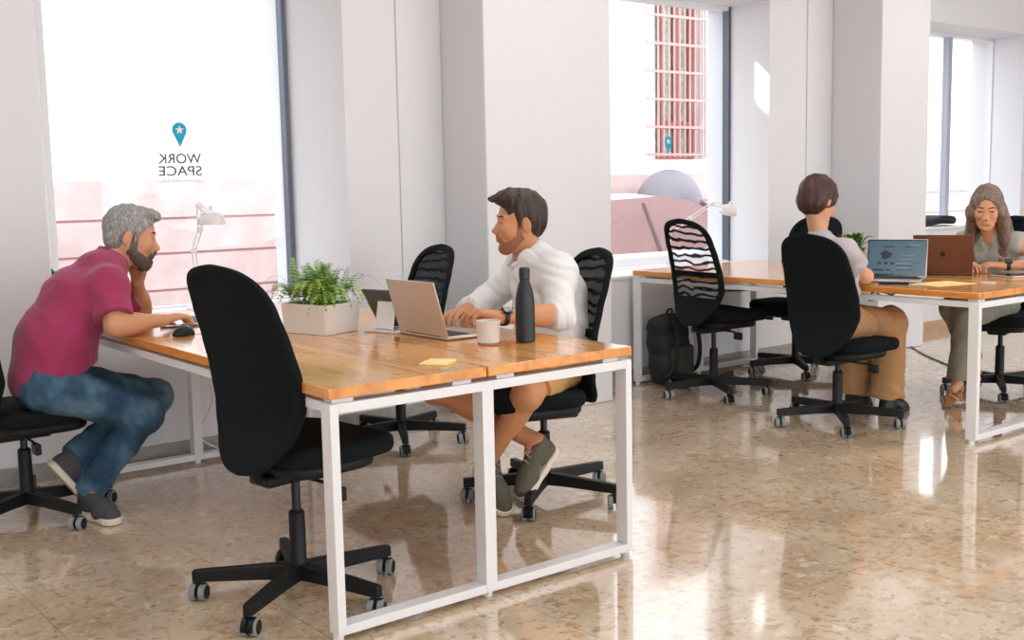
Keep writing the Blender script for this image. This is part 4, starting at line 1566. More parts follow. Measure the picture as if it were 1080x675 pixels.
class Head:
    """x forward, y left, z up, centre between the ears"""
    def __init__(s, C, fwd, up, sc=1.0, fem=False):
        s.C = np.asarray(C, float); s.R = frame(fwd, up); s.sc = sc; s.fem = fem

    def p(s, x, y, z):
        return s.C + s.R @ (A3(x, y, z) * s.sc)

    def ell(s, S, c, r, g=0, k=.012, mode='u', tilt=None):
        R = s.R if tilt is None else s.R @ tilt
        S.ell(s.p(*c), (A3(*r) + g) * s.sc, R, k=k, mode=mode)

    def cap(s, S, a, b, ra, rb=None, k=.01, mode='u', lat=None, sc=1.0):
        S.cap(s.p(*a), s.p(*b), ra * s.sc, (ra if rb is None else rb) * s.sc, k=k, mode=mode, lat=None if lat is None else s.R @ A3(*lat), sc=sc)

    def skull(s, S, g=0):
        s.ell(S, (-.012, 0, .040), (.097, .076, .086), g, .02)
        s.ell(S, (.032, 0, -.028), (.062, .062 if not s.fem else .056, .088), g, .03)

    def build(s, S):
        m = .82 if s.fem else 1.0
        s.skull(S)
        for y in (-1, 1):
            s.cap(S, (-.005, y * .056 * m, -.045), (.062, y * .020, -.100), .021, .020, .03)      # jaw
            s.ell(S, (.058, y * .042, -.022), (.030, .022, .030), k=.02)                            # cheek
            s.ell(S, (.100, y * .032, .010), (.014, .018, .011), k=.012, mode='s')                  # socket
            s.ell(S, (-.012, y * .080, -.006), (.019, .009, .033), k=.006, tilt=np.array(Matrix.Rotation(y * -.30, 3, 'Z') @ Matrix.Rotation(.15, 3, 'Y')))  # ear
            s.ell(S, (-.004, y * .091, -.004), (.009, .007, .018), k=.005, mode='s')
            s.ell(S, (.106, y * .0105, -.036), (.009, .0075, .0075), k=.006)                        # nostril wing
            s.cap(S, (.083, y * .012, .027), (.074, y * .046, .025), .0095 if not s.fem else .007, .007, .012)   # brow
            s.cap(S, (.0885, y * .020, .0140), (.083, y * .044, .0115), .0052, .0048, .004)           # upper lid
            s.cap(S, (.0875, y * .022, .000), (.083, y * .043, .002), .0035, .0035, .004)           # lower lid
        s.ell(S, (.068, 0, -.106), (.024, .024 * m, .020), k=.02)                                   # chin
        nw = .88 if s.fem else 1.0
        s.cap(S, (.0815, 0, .014), (.1015, 0, -.024), .0080 * nw, .0120 * nw, .010)                   # nose
        s.cap(S, (.092, 0, -.012), (.094, 0, -.038), .012 * nw, .012 * nw, .010)
        s.ell(S, (.1105 if not s.fem else .107, 0, -.0285), A3(.0115, .0115, .0100) * nw, k=.008)
        s.ell(S, (.084, 0, -.066), (.018, .030, .020), k=.014)                                      # mouth mound
        s.cap(S, (.0995, -.014, -.0622), (.0995, .014, -.0622), .0042, .0042, .005)
        s.cap(S, (.0980, -.012, -.0722), (.0980, .012, -.0722), .0050, .0050, .005)
        s.cap(S, (.1050, -.022, -.0668), (.1050, .022, -.0668), .0022, .0022, .002, mode='s')
        s.ell(S, (.093, 0, -.084), (.010, .02, .007), k=.01, mode='s')

    def neck(s, S, NB, r=.052):
        S.cap(s.p(-.022, 0, -.055), np.asarray(NB) - A3(0, 0, .02), (r - .002), r + .004, k=.025)

    def details(s, root, org, brow='browdark', lips=True):
        for y in (-1, 1):
            S = SDF(.002)
            s.cap(S, (.0920, y * .014, .0300), (.0865, y * .034, .0335), .0038 * (.8 if s.fem else 1), .0034 * (.8 if s.fem else 1), .002)
            s.cap(S, (.0865, y * .034, .0335), (.0765, y * .049, .0290), .0036, .0024, .003)
            S.obj('eyebrow', M[brow], root, org)
            # eyeball with iris cap
            bm = bmesh.new()
            bmesh.ops.create_uvsphere(bm, u_segments=20, v_segments=14, radius=.0125 * s.sc)
            c = s.p(.0765, y * .0325, .0070) - np.asarray(org)
            R4 = Matrix(s.R.tolist()).to_4x4()
            g = s.R @ nv(A3(1, 0, -.45))
            for fc in bm.faces:
                pass
            bmesh.ops.transform(bm, matrix=Matrix.Translation(c.tolist()) @ R4, verts=bm.verts)
            for fc in bm.faces:
                d = (fc.calc_center_median() - V(c.tolist())).normalized()
                fc.material_index = 1 if d.dot(V(g.tolist())) > .70 else 0
            bm_obj('eye', bm, [M['eyewhite'], M['iris']], root)
        if s.fem:  # dark lash strips also stand in for the shaded eye line
            for y in (-1, 1):
                S = SDF(.0018)
                s.cap(S, (.0925, y * .020, .0088), (.0915, y * .032, .0095), .0026, .0028, .002); s.cap(S, (.0915, y * .032, .0095), (.0860, y * .046, .0075), .0028, .0022, .002)
                S.obj('lash_shade', M[brow], root, org)
        if lips:
            S = SDF(.0016)
            s.cap(S, (.0978, -.011, -.0618), (.0978, .011, -.0618), .0044, .0044, .004)
            s.cap(S, (.0978, -.009, -.0618), (.0925, -.022, -.0655), .0038, .0022, .004); s.cap(S, (.0978, .009, -.0618), (.0925, .022, -.0655), .0038, .0022, .004)
            s.cap(S, (.0968, -.011, -.0718), (.0968, .011, -.0718), .0052, .0052, .004)
            s.cap(S, (.0968, -.010, -.0715), (.0925, -.020, -.0675), .0045, .0022, .004); s.cap(S, (.0968, .010, -.0715), (.0925, .020, -.0675), .0045, .0022, .004)
            s.cap(S, (.1060, -.020, -.0668), (.1060, .020, -.0668), .0026, .0026, .001, mode='s')
            S.obj('lips', M['lips'], root, org)


def strands(amp, R, C, fx=420, fz=60, seed=0):
    """hair locks: ridges that run down from the crown"""
    rs = np.random.RandomState(seed); ph = rs.rand(6) * 6.28

    def fn(X, Y, Z):
        px, py, pz = X - C[0], Y - C[1], Z - C[2]
        x = px * R[0, 0] + py * R[1, 0] + pz * R[2, 0]
        y = px * R[0, 1] + py * R[1, 1] + pz * R[2, 1]
        z = px * R[0, 2] + py * R[1, 2] + pz * R[2, 2]
        w = np.sin(z * fz + ph[0]) * .8 + np.sin(z * fz * 1.7 + x * 30 + ph[1]) * .5
        return (amp * (np.sin(x * fx * .5 + w + ph[2]) * .6 + np.sin(y * fx * .62 + w * 1.3 + ph[3]) * .6 + .4 * np.sin((x + y) * fx * .9 + w + ph[4]))).astype(np.float32)
    return fn


def shell(S, grow, region):
    """keep only a skin-following layer inside the region shapes"""
    S.disp(lambda X, Y, Z: np.float32(-grow))
    fns = [o[0] for o in region.ops if o[4] == 'u']
    cut = [o[0] for o in region.ops if o[4] == 's']

    def fn(X, Y, Z):
        d = fns[0](X, Y, Z)
        for q in fns[1:]: d = np.minimum(d, q(X, Y, Z))
        for q in cut: d = np.maximum(d, -q(X, Y, Z))
        return d
    S._add(fn, np.zeros(3) - 1e9, np.zeros(3) + 1e9, .004, 'i')


def jaw_region(H, top=-.012, fat=1.0):
    S = SDF(.003)
    for y in (-1, 1):
        H.cap(S, (.016, y * .066, top), (.012, y * .062, -.055), .013 * fat, .022 * fat, 0)
        H.cap(S, (.012, y * .060, -.062), (.066, y * .030, -.100), .026 * fat, .030 * fat, 0)
        H.cap(S, (.108, y * .000, -.0515), (.092, y * .029, -.064), .0075, .010, 0)
        H.cap(S, (.092, y * .029, -.064), (.080, y * .030, -.098), .012, .020, 0)
    H.ell(S, (.080, 0, -.112), (.040, .040, .030), k=0)
    H.ell(S, (.106, 0, -.0675), (.022, .021, .0105), k=0, mode='s')
    return S


def shoe(root, org, heel, d, up, upper, sole, ln=.285, sz=1.0, laces=None, sole_t=.028):
    """heel = point under the heel on the sole's bottom; d = heel to toe"""
    R = frame(d, up); f, l, u = R[:, 0], R[:, 1], R[:, 2]
    H = np.asarray(heel, float); z = sz
    q = lambda a, b, c: H + f * a * z + l * b * z + u * c * z
    S = SDF(.0042)
    S.cap(q(.035, 0, .035), q(.075, 0, .040), .036 * z, .038 * z, k=.02)
    S.cap(q(.045, 0, .06), q(.050, 0, .108), .041 * z, .039 * z, k=.02, flat='b')
    S.cap(q(.07, 0, .088), q(.19, 0, .046), .039 * z, .032 * z, k=.03)
    S.cap(q(.18, 0, .038), q(.235, .004, .030), .045 * z, .036 * z, k=.03, lat=l, sc=1.05)
    S.clip(q(0, 0, .016), -u, .003)
    S.cap(q(.047, 0, .085), q(.050, 0, .13), .029 * z, .031 * z, k=.004, mode='s')
    up_ = S.obj('shoe', M[upper], root, org)
    S = SDF(.0042)
    S.cap(q(.042, 0, .014), q(.12, 0, .014), .046 * z, .040 * z, k=.02)
    S.cap(q(.12, 0, .014), q(.232, .004, .014), .040 * z, .046 * z, k=.03)
    S.clip(q(0, 0, sole_t), u, .004); S.clip(q(0, 0, .0005), -u, .003)
    S.obj('sole', M[sole], up_, A3(0, 0, 0) + org)
    if laces:
        bm = bmesh.new()
        o = np.asarray(org)
        for i in range(5):
            a = .095 + i * .022
            h = .131 - i * .0150
            add_tube(bm, [V((q(a, -.022, h - .014) - o).tolist()), V((q(a + .006, 0, h + .004) - o).tolist()), V((q(a + .012, .022, h - .014) - o).tolist())], .0032, 6)
        bm_obj('laces', bm, M[laces], up_)
    return up_


def person(label, group, org, J, skin, H, hands, legs_skin, res=.0045, neck_r=.052, wide=1.0, feet=True, dp=1.0):
    root = thing('person', label, 'person', tuple(org))
    S = SDF(res)
    torso(S, J, -.010, wide, dp=dp)
    for s in 'LR':
        arm(S, J, s, 0.0 if s in legs_skin.get('arms', 'LR') else -.006, ra=legs_skin.get('ra', .048), re=legs_skin.get('re', .040), rw=legs_skin.get('rw', .027))
        leg(S, J, s, legs_skin.get('g', -.012), **legs_skin.get('r', {}))
        if feet:
            S.cap(J['F' + s], J['F' + s] + J['D' + s] * .05, .034, .026, k=.02)
    for s, kw in hands.items():
        hand(S, J['W' + s], side=1 if s == 'R' else -1, **kw)
    H.neck(S, J['NB'], neck_r)
    H.build(S)
    S.obj('body', M[skin], root, org)
    return root


def ankle(F, d, up, z=1.0):
    """heel point of the sole for an ankle joint"""
    R = frame(d, up)
    return np.asarray(F) - R[:, 0] * .048 * z - R[:, 2] * .098 * z


def band(root, org, name, c, ax, r, w, m, sc=1.0, lat=None):
    """ring around a limb"""
    c = np.asarray(c, float); ax = nv(ax)
    a = nv(np.cross(ax, [.2, .3, .9])); b = np.cross(ax, a)
    bm = bmesh.new()
    rings = []
    for i in range(28):
        t = 2 * PI * i / 28
        d = a * math.cos(t) + b * math.sin(t)
        rings.append([bm.verts.new(V((c + d * rr + ax * h - org).tolist())) for rr, h in ((r, -w / 2), (r + .003, -w / 2 + .002), (r + .003, w / 2 - .002), (r, w / 2))])
    for i in range(28):
        p, q = rings[i], rings[(i + 1) % 28]
        for k in range(4):
            j = (k + 1) % 4
            bm.faces.new([p[k], p[j], q[j], q[k]])
    return bm_obj(name, bm, M[m], root)


def watch(root, org, W, ax, face, r):
    st = band(root, org, 'watch', W, ax, r, .022, 'strap')
    R = frame(ax, face)
    c = np.asarray(W, float) + R[:, 2] * (r + .006) - org
    Mx = Matrix.Translation(c.tolist()) @ Matrix(R.tolist()).to_4x4()
    bm = bmesh.new(); add_box(bm, (-.020, -.017, -.005), (.020, .017, .005), Mx)
    bm_obj('watch_case', bm, M['strap'], st, bevel=.004)
    bm = bmesh.new(); add_box(bm, (-.017, -.014, .005), (.017, .014, .0056), Mx)
    bm_obj('watch_face', bm, M['bezel'], st, smooth=False)


# ---- man in the crimson polo shirt ---------------------------------
def man_crimson():
    org = A3(-.27, 1.84, 0)
    f = nv([.97, .08, 0])
    J = dict(f=f, tl=nv(np.cross([0, 0, 1], f)),
             P=A3(-.265, 1.84, .590), A=A3(-.225, 1.84, .735), C=A3(-.115, 1.845, .885), T=A3(-.025, 1.86, .985), NB=A3(.040, 1.875, 1.035),
             SL=A3(.015, 2.035, .955), SR=A3(-.050, 1.680, .950), EL=A3(.235, 2.13, .797), WL=A3(.172, 1.975, .935),
             ER=A3(-.060, 1.585, .802), WR=A3(.155, 1.665, .797),
             HL=A3(-.255, 1.93, .565), HR=A3(-.265, 1.755, .565), KL=A3(.215, 1.975, .430), KR=A3(.065, 1.690, .415),
             FL=A3(-.165, 1.880, .246), FR=A3(-.135, 1.830, .100), DL=nv([.57, -.08, -.82]), DR=nv([.14, -.99, 0]))
    H = Head((.122, 1.875, 1.132), (.92, -.34, -.20), (.20, -.05, .97), 1.0)
    root = person('bearded grey-haired man in crimson polo shirt and jeans leaning over the table', None, org, J, 'skin', H,
                  {'R': dict(f=(.90, .28, .10), u=(-.12, .1, 1), curl=(.30, .42, .3), size=1.0),
                   'L': dict(f=(.15, -.35, .92), u=(.9, .3, .1), curl=(.75, .9, .6), size=.98, spread=.02)},
                  dict(g=-.012))
    H.details(root, org, 'browdark')
    # beard
    S = SDF(.0028)
    H.build(S)
    shell(S, .0050, jaw_region(H, .0))
    S.disp(strands(.0012, H.R, H.C, 700, 120, 4))
    S.obj('beard', M['beardgrey'], root, org)
    # hair
    S = SDF(.003)
    H.ell(S, (-.014, 0, .046), (.105, .083, .091), k=.02)
    H.ell(S, (-.052, 0, -.005), (.060, .072, .070), k=.02)
    H.ell(S, (.055, 0, .100), (.050, .060, .030), k=.02)
    for y in (-1, 1):
        H.cap(S, (.020, y * .070, .03), (.016, y * .070, -.012), .012, .008, .01)
        H.ell(S, (-.006, y * .086, -.012), (.024, .022, .038), k=.006, mode='s')
    H.ell(S, (.115, 0, .000), (.078, .110, .082), k=.008, mode='s')
    H.ell(S, (.070, 0, -.080), (.085, .110, .078), k=.01, mode='s')
    S.disp(strands(.0022, H.R, H.C, 330, 45, 1))
    S.obj('hair', M['hairgrey'], root, org)
    # polo shirt
    S = SDF(.005)
    torso(S, J, .012, 1.02, belly=1.08)
    for s in 'LR': arm(S, J, s, .020, fore=False, upto=.80)
    S.clip(A3(-.36, 1.84, .540), (.40, 0, -1), .006)
    S.cap(J['NB'] + A3(.005, 0, .015), J['NB'] + A3(.06, .0, .09), .047, .065, k=.006, mode='s')
    S.disp(folds(.0050, 21, (.55, .5, .65), 2, 1.6)); S.disp(folds(.0022, 47, (.2, .5, .85), 6, 1.6))
    S.obj('polo_shirt', M['crimson'], root, org)
    S = SDF(.004)
    nb = J['NB']
    S.cap(nb + A3(-.028, 0, -.012), nb + A3(.004, .004, .032), .068, .062, k=.004, flat='ab')
    S.cap(nb + A3(-.04, 0, -.03), nb + A3(.03, .005, .07), .056, .056, k=.003, mode='s')
    S.obj('collar', M['crimson'], root, org)
    # jeans
    S = SDF(.005)
    S.cap(J['P'] + A3(0, 0, .03), J['P'] - A3(.0, 0, .02), .118, .125, k=.04, lat=J['tl'], sc=1.33)
    for s in 'LR':
        S.cap(J['H' + s], J['K' + s], .098, .074, k=.05)
        S.ell(J['K' + s], A3(.074, .074, .074), k=.03)
        a = J['F' + s] + (J['F' + s] - J['K' + s]) * .02
        S.cap(J['K' + s], a, .070, .060, k=.03, flat='b')
    S.disp(folds(.0040, 40, (.85, .05, -.3), 9, 1.3)); S.disp(folds(.0016, 90, (.5, .2, .8), 3, 1))
    S.obj('jeans', M['denim'], root, org)
    shoe(root, org, ankle(J['FR'], (.14, -.99, 0), (0, 0, 1)), (.14, -.99, 0), (0, 0, 1), 'sneakgrey', 'sole')
    d = nv([.57, -.08, -.82])
    shoe(root, org, ankle(J['FL'], d, (.82, 0, .57)), d, (.82, 0, .57), 'sneakgrey', 'sole')
    return root


# ---- man in the white shirt ----------------------------------------
def man_white():
    org = A3(1.50, .82, 0)
    f = nv([-.95, .31, 0])
    J = dict(f=f, tl=nv(np.cross([0, 0, 1], f)),
             P=A3(1.500, .805, .585), A=A3(1.515, .805, .72), C=A3(1.495, .825, .86), T=A3(1.455, .845, .965), NB=A3(1.430, .855, 1.030),
             SL=A3(1.435, .685, .955), SR=A3(1.525, 1.010, .955), EL=A3(1.350, .570, .800), WL=A3(1.065, .590, .815),
             ER=A3(1.385, 1.110, .818), WR=A3(1.115, .905, .805),
             HL=A3(1.470, .725, .560), HR=A3(1.485, .895, .560), KL=A3(1.205, .610, .492), KR=A3(1.085, 1.075, .468),
             FL=A3(1.150, .800, .209), FR=A3(1.305, .672, .275), DL=nv([-.25, -.7, -.6]), DR=nv([-.76, 0, -.62]))
    H = Head((1.388, .862, 1.160), (-.885, .465, -.03), (-.08, -.02, 1), 1.0)
    root = person('smiling dark-haired man in white shirt and khaki shorts typing on silver laptop', None, org, J, 'skinwarm', H,
                  {'L': dict(f=(-.84, .42, .28), u=(.2, -.1, 1), curl=(.55, .55, .4), size=1.05),
                   'R': dict(f=(-.86, -.42, .06), u=(0, .1, 1), curl=(.30, .45, .35), size=1.0)},
                  dict(g=0.0, r=dict(hip=.085, knee=.056, ankle=.036)))
    H.details(root, org, 'browdark')
    S = SDF(.0026)
    H.build(S)
    shell(S, .0013, jaw_region(H, -.005, .92))
    S.obj('stubble_beard', M['stubble'], root, org)
    # hair: short at the sides, brushed up and forward on top
    S = SDF(.003)
    H.ell(S, (-.016, 0, .046), (.101, .080, .088), k=.02)
    H.ell(S, (-.056, 0, .000), (.055, .068, .068), k=.02)
    H.ell(S, (.018, 0, .096), (.086, .064, .042), k=.03)
    H.cap(S, (.060, -.035, .108), (.112, -.026, .100), .026, .008, .02)
    H.cap(S, (.060, .030, .110), (.115, .022, .098), .026, .008, .02)
    H.cap(S, (.040, 0, .118), (.126, 0, .104), .026, .007, .02)
    for y in (-1, 1):
        H.cap(S, (.016, y * .066, .03), (.014, y * .067, -.014), .010, .006, .01)
        H.ell(S, (-.006, y * .085, -.012), (.024, .022, .036), k=.006, mode='s')
    H.ell(S, (.118, 0, -.006), (.080, .110, .092), k=.006, mode='s')
    H.ell(S, (.070, 0, -.080), (.088, .110, .080), k=.01, mode='s')
    S.disp(strands(.0018, H.R, H.C, 330, 35, 2))
    S.obj('hair', M['hairbrown'], root, org)
    # loose shirt, sleeves rolled to the forearm
    S = SDF(.005)
    torso(S, J, .019, 1.0, belly=.8)
    S.cap(J['P'] + A3(.03, 0, .02), J['C'] + A3(.035, 0, 0), .130, .115, k=.05, lat=J['tl'], sc=1.22)
    arm(S, J, 'L', .020, foreto=.16)
    arm(S, J, 'R', .020, foreto=.78)
    S.clip(J['P'] - A3(0, 0, .03), (.25, 0, -1), .01)
    nb = J['NB']
    S.cap(nb + f * .030 + A3(0, 0, .028), nb + f * .06 + A3(0, 0, .13), .064, .095, k=.006, mode='s')
    S.cap(nb + f * .065 + A3(0, 0, .02), nb + f * .13 + A3(0, 0, -.095), .058, .014, k=.008, mode='s')
    S.disp(folds(.0058, 23, (.45, .5, .75), 12, 1.7)); S.disp(folds(.0035, 52, (.8, .3, .4), 15, 1.6))
    S.obj('shirt', M['whitecotton'], root, org)
    S = SDF(.0035)
    for sgn in (-1, 1):
        side = J['tl'] * sgn
        a = nb + side * .060 - f * .005 + A3(0, 0, .002); b = nb + f * .085 + side * .030 - A3(0, 0, .045)
        S.cap(a, b, .014, .010, k=.01)
    S.cap(nb + J['tl'] * .055 - f * .008 + A3(0, 0, .003), nb - f * .058 + A3(0, 0, .018), .014, .013, k=.02)
    S.cap(nb - J['tl'] * .055 - f * .008 + A3(0, 0, .003), nb - f * .058 + A3(0, 0, .018), .014, .013, k=.02)
    S.obj('collar', M['whitecotton'], root, org)
    # khaki shorts
    S = SDF(.005)
    S.cap(J['P'] + A3(0, 0, .02), J['P'] - A3(0, 0, .02), .115, .122, k=.04, lat=J['tl'], sc=1.28)
    for s, t in (('L', .80), ('R', .78)):
        h, k_ = J['H' + s], J['K' + s]
        S.cap(h, h + (k_ - h) * t, .096, .080, k=.04, flat='b')
    S.disp(folds(.006, 44, (.8, .3, .3), 21, 1.1))
    S.obj('shorts', M['khaki'], root, org)
    watch(root, org, J['WL'] + (J['EL'] - J['WL']) * .06, J['EL'] - J['WL'], (-.2, -.6, .8), .031)
    dR = nv([-.74, -.10, -.64])
    shoe(root, org, ankle(J['FR'], dR, (-.64, 0, .76)), dR, (-.64, 0, .76), 'sneakolive', 'sole', laces='laces')
    dL = nv([-.14, -.80, -.56])
    shoe(root, org, ankle(J['FL'], dL, (-.1, -.5, .8)), dL, (-.1, -.5, .8), 'sneakolive', 'sole', laces='laces')
    return root


# ---- short-haired woman in tan trousers -----------------------------
def woman_tan():
    org = A3(3.52, .87, 0)
    f = nv([1, .04, 0])
    J = dict(f=f, tl=nv(np.cross([0, 0, 1], f)),
             P=A3(3.505, .872, .575), A=A3(3.495, .873, .70), C=A3(3.482, .875, .835), T=A3(3.440, .880, .945), NB=A3(3.428, .885, 1.015),
             SL=A3(3.440, 1.030, .940), SR=A3(3.425, .725, .935), EL=A3(3.640, 1.110, .800), WL=A3(3.840, 1.02, .790),
             ER=A3(3.590, .715, .800), WR=A3(3.780, .855, .790),
             HL=A3(3.520, .955, .555), HR=A3(3.520, .795, .555), KL=A3(3.930, .985, .520), KR=A3(3.950, .785, .520),
             FL=A3(3.900, 1.000, .10), FR=A3(3.930, .800, .10), DL=nv([1, 0, -.1]), DR=nv([1, 0, -.1]))
    H = Head((3.425, .897, 1.200), (.92, -.02, -.38), (.38, .02, .92), 1.0, True)
    root = person('short-haired woman in grey polo shirt and tan trousers facing the lit laptop', None, org, J, 'skinfair', H,
                  {'R': dict(f=(.80, .50, .06), u=(0, 0, 1), size=.92), 'L': dict(f=(.85, -.30, .06), u=(0, 0, 1), size=.92)},
                  dict(g=-.015, ra=.041, re=.035, rw=.024), res=.005, neck_r=.046, wide=.90, dp=.75)
    H.details(root, org, 'browdark')
    S = SDF(.0032)
    H.ell(S, (-.016, 0, .042), (.112, .092, .098), k=.02)
    H.ell(S, (-.045, 0, -.015), (.078, .085, .080), k=.03)
    for y in (-1, 1):
        H.cap(S, (.035, y * .070, .04), (.030, y * .074, .000), .022, .016, .015)
        H.ell(S, (.004, y * .094, -.030), (.026, .022, .030), k=.008, mode='s')
    H.ell(S, (.122, 0, -.012), (.058, .100, .082), k=.012, mode='s')
    H.ell(S, (.075, 0, -.085), (.085, .110, .075), k=.012, mode='s')
    S.disp(strands(.0026, H.R, H.C, 260, 30, 3))
    S.obj('hair', M['hairchest'], root, org)
    S = SDF(.0055)
    torso(S, J, .010, .92, bust=.8, dp=.75)
    for s in 'LR': arm(S, J, s, .018, fore=False, upto=.55, ra=.042, re=.036)
    S.clip(J['P'] - A3(0, 0, .04), (0, 0, -1), .006)
    S.cap(J['NB'] + A3(.005, 0, .025), J['NB'] + A3(.04, 0, .11), .043, .065, k=.006, mode='s')
    S.disp(folds(.005, 40, (.3, .2, .9), 31, 1.0))
    S.obj('polo_shirt', M['greypolo'], root, org)
    S = SDF(.004)
    nb = J['NB']
    S.cap(nb + A3(-.012, 0, -.02), nb + A3(.0, 0, .032), .066, .056, k=.004, flat='ab')
    S.cap(nb + A3(-.005, 0, -.04), nb + A3(.012, 0, .07), .049, .049, k=.003, mode='s')
    S.obj('collar', M['greypolo'], root, org)
    S = SDF(.0055)
    S.cap(J['P'] + A3(0, 0, .03), J['P'] - A3(0, 0, .02), .112, .118, k=.04, lat=J['tl'], sc=1.28)
    for s in 'LR':
        S.cap(J['H' + s], J['K' + s], .094, .078, k=.04)
        S.ell(J['K' + s], A3(.076, .076, .076), k=.03)
        S.cap(J['K' + s], J['F' + s] + A3(0, 0, .0), .074, .098, k=.03, flat='b')
    S.disp(folds(.006, 36, (.7, .3, .35), 33, 1.0)); S.disp(folds(.006, 50, (.8, .6, .0), 35, .5))
    S.obj('trousers', M['tan'], root, org)
    shoe(root, org, (3.885, .80, .002), (1, -.06, 0), (0, 0, 1), 'darkshoe', 'darkshoe', sz=.85)
    shoe(root, org, (3.855, 1.00, .002), (1, .04, 0), (0, 0, 1), 'darkshoe', 'darkshoe', sz=.85)
    return root


# ---- long-haired woman in sage grey ---------------------------------
def woman_long():
    org = A3(4.88, .70, 0)
    f = nv([-.97, -.24, 0])
    J = dict(f=f, tl=nv(np.cross([0, 0, 1], f)),
             P=A3(4.985, .765, .575), A=A3(4.970, .755, .70), C=A3(4.930, .742, .830), T=A3(4.850, .720, .925), NB=A3(4.795, .700, .985),
             SL=A3(4.870, .565, .915), SR=A3(4.815, .868, .915), EL=A3(4.880, .380, .800), WL=A3(4.715, .565, .797),
             ER=A3(4.770, .965, .800), WR=A3(4.640, .775, .797),
             HL=A3(4.900, .655, .555), HR=A3(4.915, .825, .555), KL=A3(4.455, .640, .520), KR=A3(4.490, .740, .555),
             FL=A3(4.430, .665, .125), FR=A3(4.560, .640, .235), DL=nv([-.9, -.1, -.5]), DR=nv([-.8, -.4, -.3]))
    H = Head((4.668, .650, 1.135), (-.83, -.42, -.36), (-.32, -.18, .92), .96, True)
    root = person('woman with long loose hair in sage grey top leaning over the bronze laptop', None, org, J, 'skinfair', H,
                  {'L': dict(f=(-.55, .80, .12), u=(-.2, 0, 1), size=.92, curl=(.5, .6, .4)), 'R': dict(f=(-.45, -.85, .10), u=(-.2, 0, 1), size=.92, curl=(.5, .6, .4))},
                  dict(g=-.015, ra=.041, re=.035, rw=.024), res=.005, neck_r=.045, wide=.90, dp=.84)
    H.details(root, org, 'browdark')
    # long hair parted in the middle
    S = SDF(.0042)
    H.ell(S, (-.018, 0, .040), (.108, .088, .096), k=.02)
    H.ell(S, (-.050, 0, -.040), (.070, .088, .100), k=.03)
    ax = J['tl']
    chest = J['C'] + f * .125
    for s, y in ((1, 1), (-1, -1)):
        a = H.p(.020, y * .068, .050); b = H.p(.024, y * .080, -.030)
        c_ = J['T'] + f * .075 + ax * s * .098 + A3(0, 0, .020)
        d = chest + ax * s * .085 + A3(0, 0, .045)
        e = chest + ax * s * .072 + A3(0, 0, -.035)
        S.cap(a, b, .022, .025, k=.035); S.cap(b, c_, .025, .030, k=.04)
        S.cap(c_, d, .030, .028, k=.03); S.cap(d, e, .028, .012, k=.03)
        S.cap(H.p(-.02, y * .080, -.03), J['T'] + ax * s * .10 + A3(0, 0, .03), .034, .036, k=.03)
    S.cap(H.p(-.075, 0, -.03), J['T'] - f * .085 + A3(0, 0, .02), .060, .066, k=.04, lat=ax, sc=1.4)
    S.cap(J['T'] - f * .085 + A3(0, 0, .02), J['C'] - f * .125, .062, .040, k=.04, lat=ax, sc=1.5)
    H.ell(S, (.116, 0, -.016), (.082, .066, .108), k=.010, mode='s')
    H.ell(S, (.065, 0, -.110), (.075, .052, .065), k=.014, mode='s')
    S.disp(strands(.0030, frame(f, (0, 0, 1)), H.C, 210, 26, 5))
    S.obj('long_hair', M['hairlong'], root, org)
    # sleeveless top with deep neck
    S = SDF(.0055)
    torso(S, J, .010, .90, bust=.9, dp=.84)
    for s in ('SL', 'SR'):
        out = nv(J[s] - J['T']) ; S.clip(J[s] + out * .040, out, .01)
    S.clip(J['P'] - A3(0, 0, .03), (0, 0, -1), .006)
    S.cap(J['NB'] + A3(0, 0, .02), J['NB'] + A3(-.05, -.02, .12), .052, .08, k=.006, mode='s')
    S.cap(J['NB'] + f * .075 + A3(0, 0, .02), J['C'] + f * .15 + A3(0, 0, -.01), .040, .006, k=.008, mode='s')
    S.disp(folds(.005, 42, (.3, .3, .85), 41, 1.0))
    S.obj('sleeveless_top', M['sage'], root, org)
    S = SDF(.0055)
    S.cap(J['P'] + A3(0, 0, .03), J['P'] - A3(0, 0, .02), .112, .118, k=.04, lat=J['tl'], sc=1.25)
    for s in 'LR':
        S.cap(J['H' + s], J['K' + s], .092, .070, k=.04)
        S.ell(J['K' + s], A3(.068, .068, .068), k=.03)
        S.cap(J['K' + s], J['F' + s] + (J['K' + s] - J['F' + s]) * .06, .064, .060, k=.03, flat='b')
    S.disp(folds(.006, 38, (.7, .3, .35), 43, 1.0))
    S.obj('trousers', M['greytrouser'], root, org)
    watch(root, org, J['WL'] + (J['EL'] - J['WL']) * .10, J['EL'] - J['WL'], (-.5, -.4, .9), .026)
    # heeled sandals
    for s, hl, d in (('L', A3(4.470, .672, .100), nv([-.88, -.10, -.45])), ('R', A3(4.600, .650, .190), nv([-.84, -.40, -.32]))):
        R = frame(d, (d[0] * .3, 0, 1)); u = R[:, 2]; lf = R[:, 1]
        q = lambda a, b, c: hl + d * a + lf * b + u * c
        S = SDF(.004)
        S.cap(q(0, 0, 0), q(.11, 0, -.004), .022, .020, k=.01, lat=lf, sc=1.25)
        S.cap(q(.11, 0, -.004), q(.185, 0, .012), .024, .020, k=.02, lat=lf, sc=1.3)
        S.clip(q(0, 0, 0), u, .003)
        sd = S.obj('sandal', M['leathertan'], root, org)
        bm_obj('heel', tube([V((q(.005, 0, -.012) - org).tolist()), V((q(-.0, 0, -.03) - A3(0, 0, .055) - org).tolist())], [.014, .007], 10), M['leathertan'], sd)
        for a, h in ((.12, .030), (.045, .052)):
            bm_obj('sandal_strap', tube([V((p_ - org).tolist()) for p_ in (q(a, -.034, 0), q(a + .004, -.026, h * .8), q(a + .006, 0, h + .008), q(a + .004, .026, h * .8), q(a, .034, 0))], .006, 8), M['leathertan'], sd)
    return root


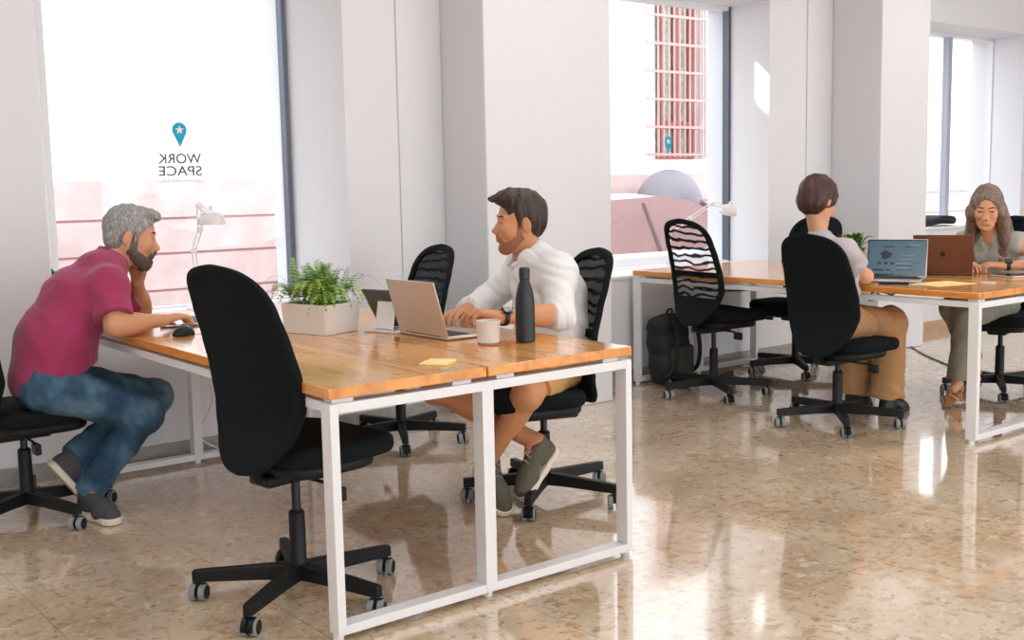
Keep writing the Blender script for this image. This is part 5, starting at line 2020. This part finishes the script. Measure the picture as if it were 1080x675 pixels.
man_crimson()
man_white()
woman_tan()
woman_long()


# ------------------------------------------------------------------ light and camera
def area(name, loc, size, power, rot=(0, 0, 0), col=(1, 1, 1)):
    l = bpy.data.lights.new(name, 'AREA')
    l.shape = 'RECTANGLE'; l.size, l.size_y = size
    l.energy = power; l.color = col
    o = bpy.data.objects.new(name, l)
    o.location = loc; o.rotation_euler = rot
    COL.objects.link(o)
    return o


for i, (x, y) in enumerate([(-1.5, -1.2), (2.4, -1.2), (6.3, -1.2), (-1.5, 1.0), (2.4, .8), (6.3, .8), (-1.5, -4.5), (2.4, -4.5), (6.3, -4.5)]):  # fill lights added under the ceiling, no fixtures built
    area('ceiling_fill_light', (x, y, CEIL - .03), (1.2, .6), 17, col=(1, .99, .98))

w = bpy.data.worlds.new('sky'); SC.world = w
w.use_nodes = True
bg = w.node_tree.nodes['Background']
bg.inputs[0].default_value = (0.90, 0.95, 1.0, 1)
bg.inputs[1].default_value = 4.0
s = bpy.data.lights.new('sun', 'SUN')
s.energy = 14; s.angle = math.radians(.5); s.color = (1, .96, .9)
so = bpy.data.objects.new('sun', s)
el = math.radians(24)
d = V((math.cos(math.radians(-30)) * math.cos(el), math.sin(math.radians(-30)) * math.cos(el), -math.sin(el)))
so.rotation_euler = d.to_track_quat('-Z', 'Y').to_euler()
so.location = (-8, 8, 6)
COL.objects.link(so)

cam = bpy.data.cameras.new('camera')
co = bpy.data.objects.new('camera', cam)
f, pitch, roll, head = 1181.673, .119, -.02, .662
F = V((math.sin(head) * math.cos(pitch), math.cos(head) * math.cos(pitch), -math.sin(pitch)))
R = V((math.cos(head), -math.sin(head), 0))
U = R.cross(F)
R2 = R * math.cos(roll) + U * math.sin(roll)
U2 = -R * math.sin(roll) + U * math.cos(roll)
co.matrix_world = Matrix(((R2.x, U2.x, -F.x, -1.508), (R2.y, U2.y, -F.y, -2.786), (R2.z, U2.z, -F.z, 1.311), (0, 0, 0, 1)))
cam.sensor_width = 36
cam.lens = f / 1080 * 36
cam.clip_end = 200
COL.objects.link(co)
SC.camera = co
vs = SC.view_settings
vs.view_transform = 'Standard'; vs.look = 'None'; vs.gamma = 1; vs.use_curve_mapping = False
vs.exposure = 0.06
cy = SC.cycles
cy.use_denoising = True
cy.max_bounces = 7; cy.diffuse_bounces = 4; cy.glossy_bounces = 4; cy.transparent_max_bounces = 16
cy.sample_clamp_indirect = 6
cy.caustics_reflective = False; cy.caustics_refractive = False
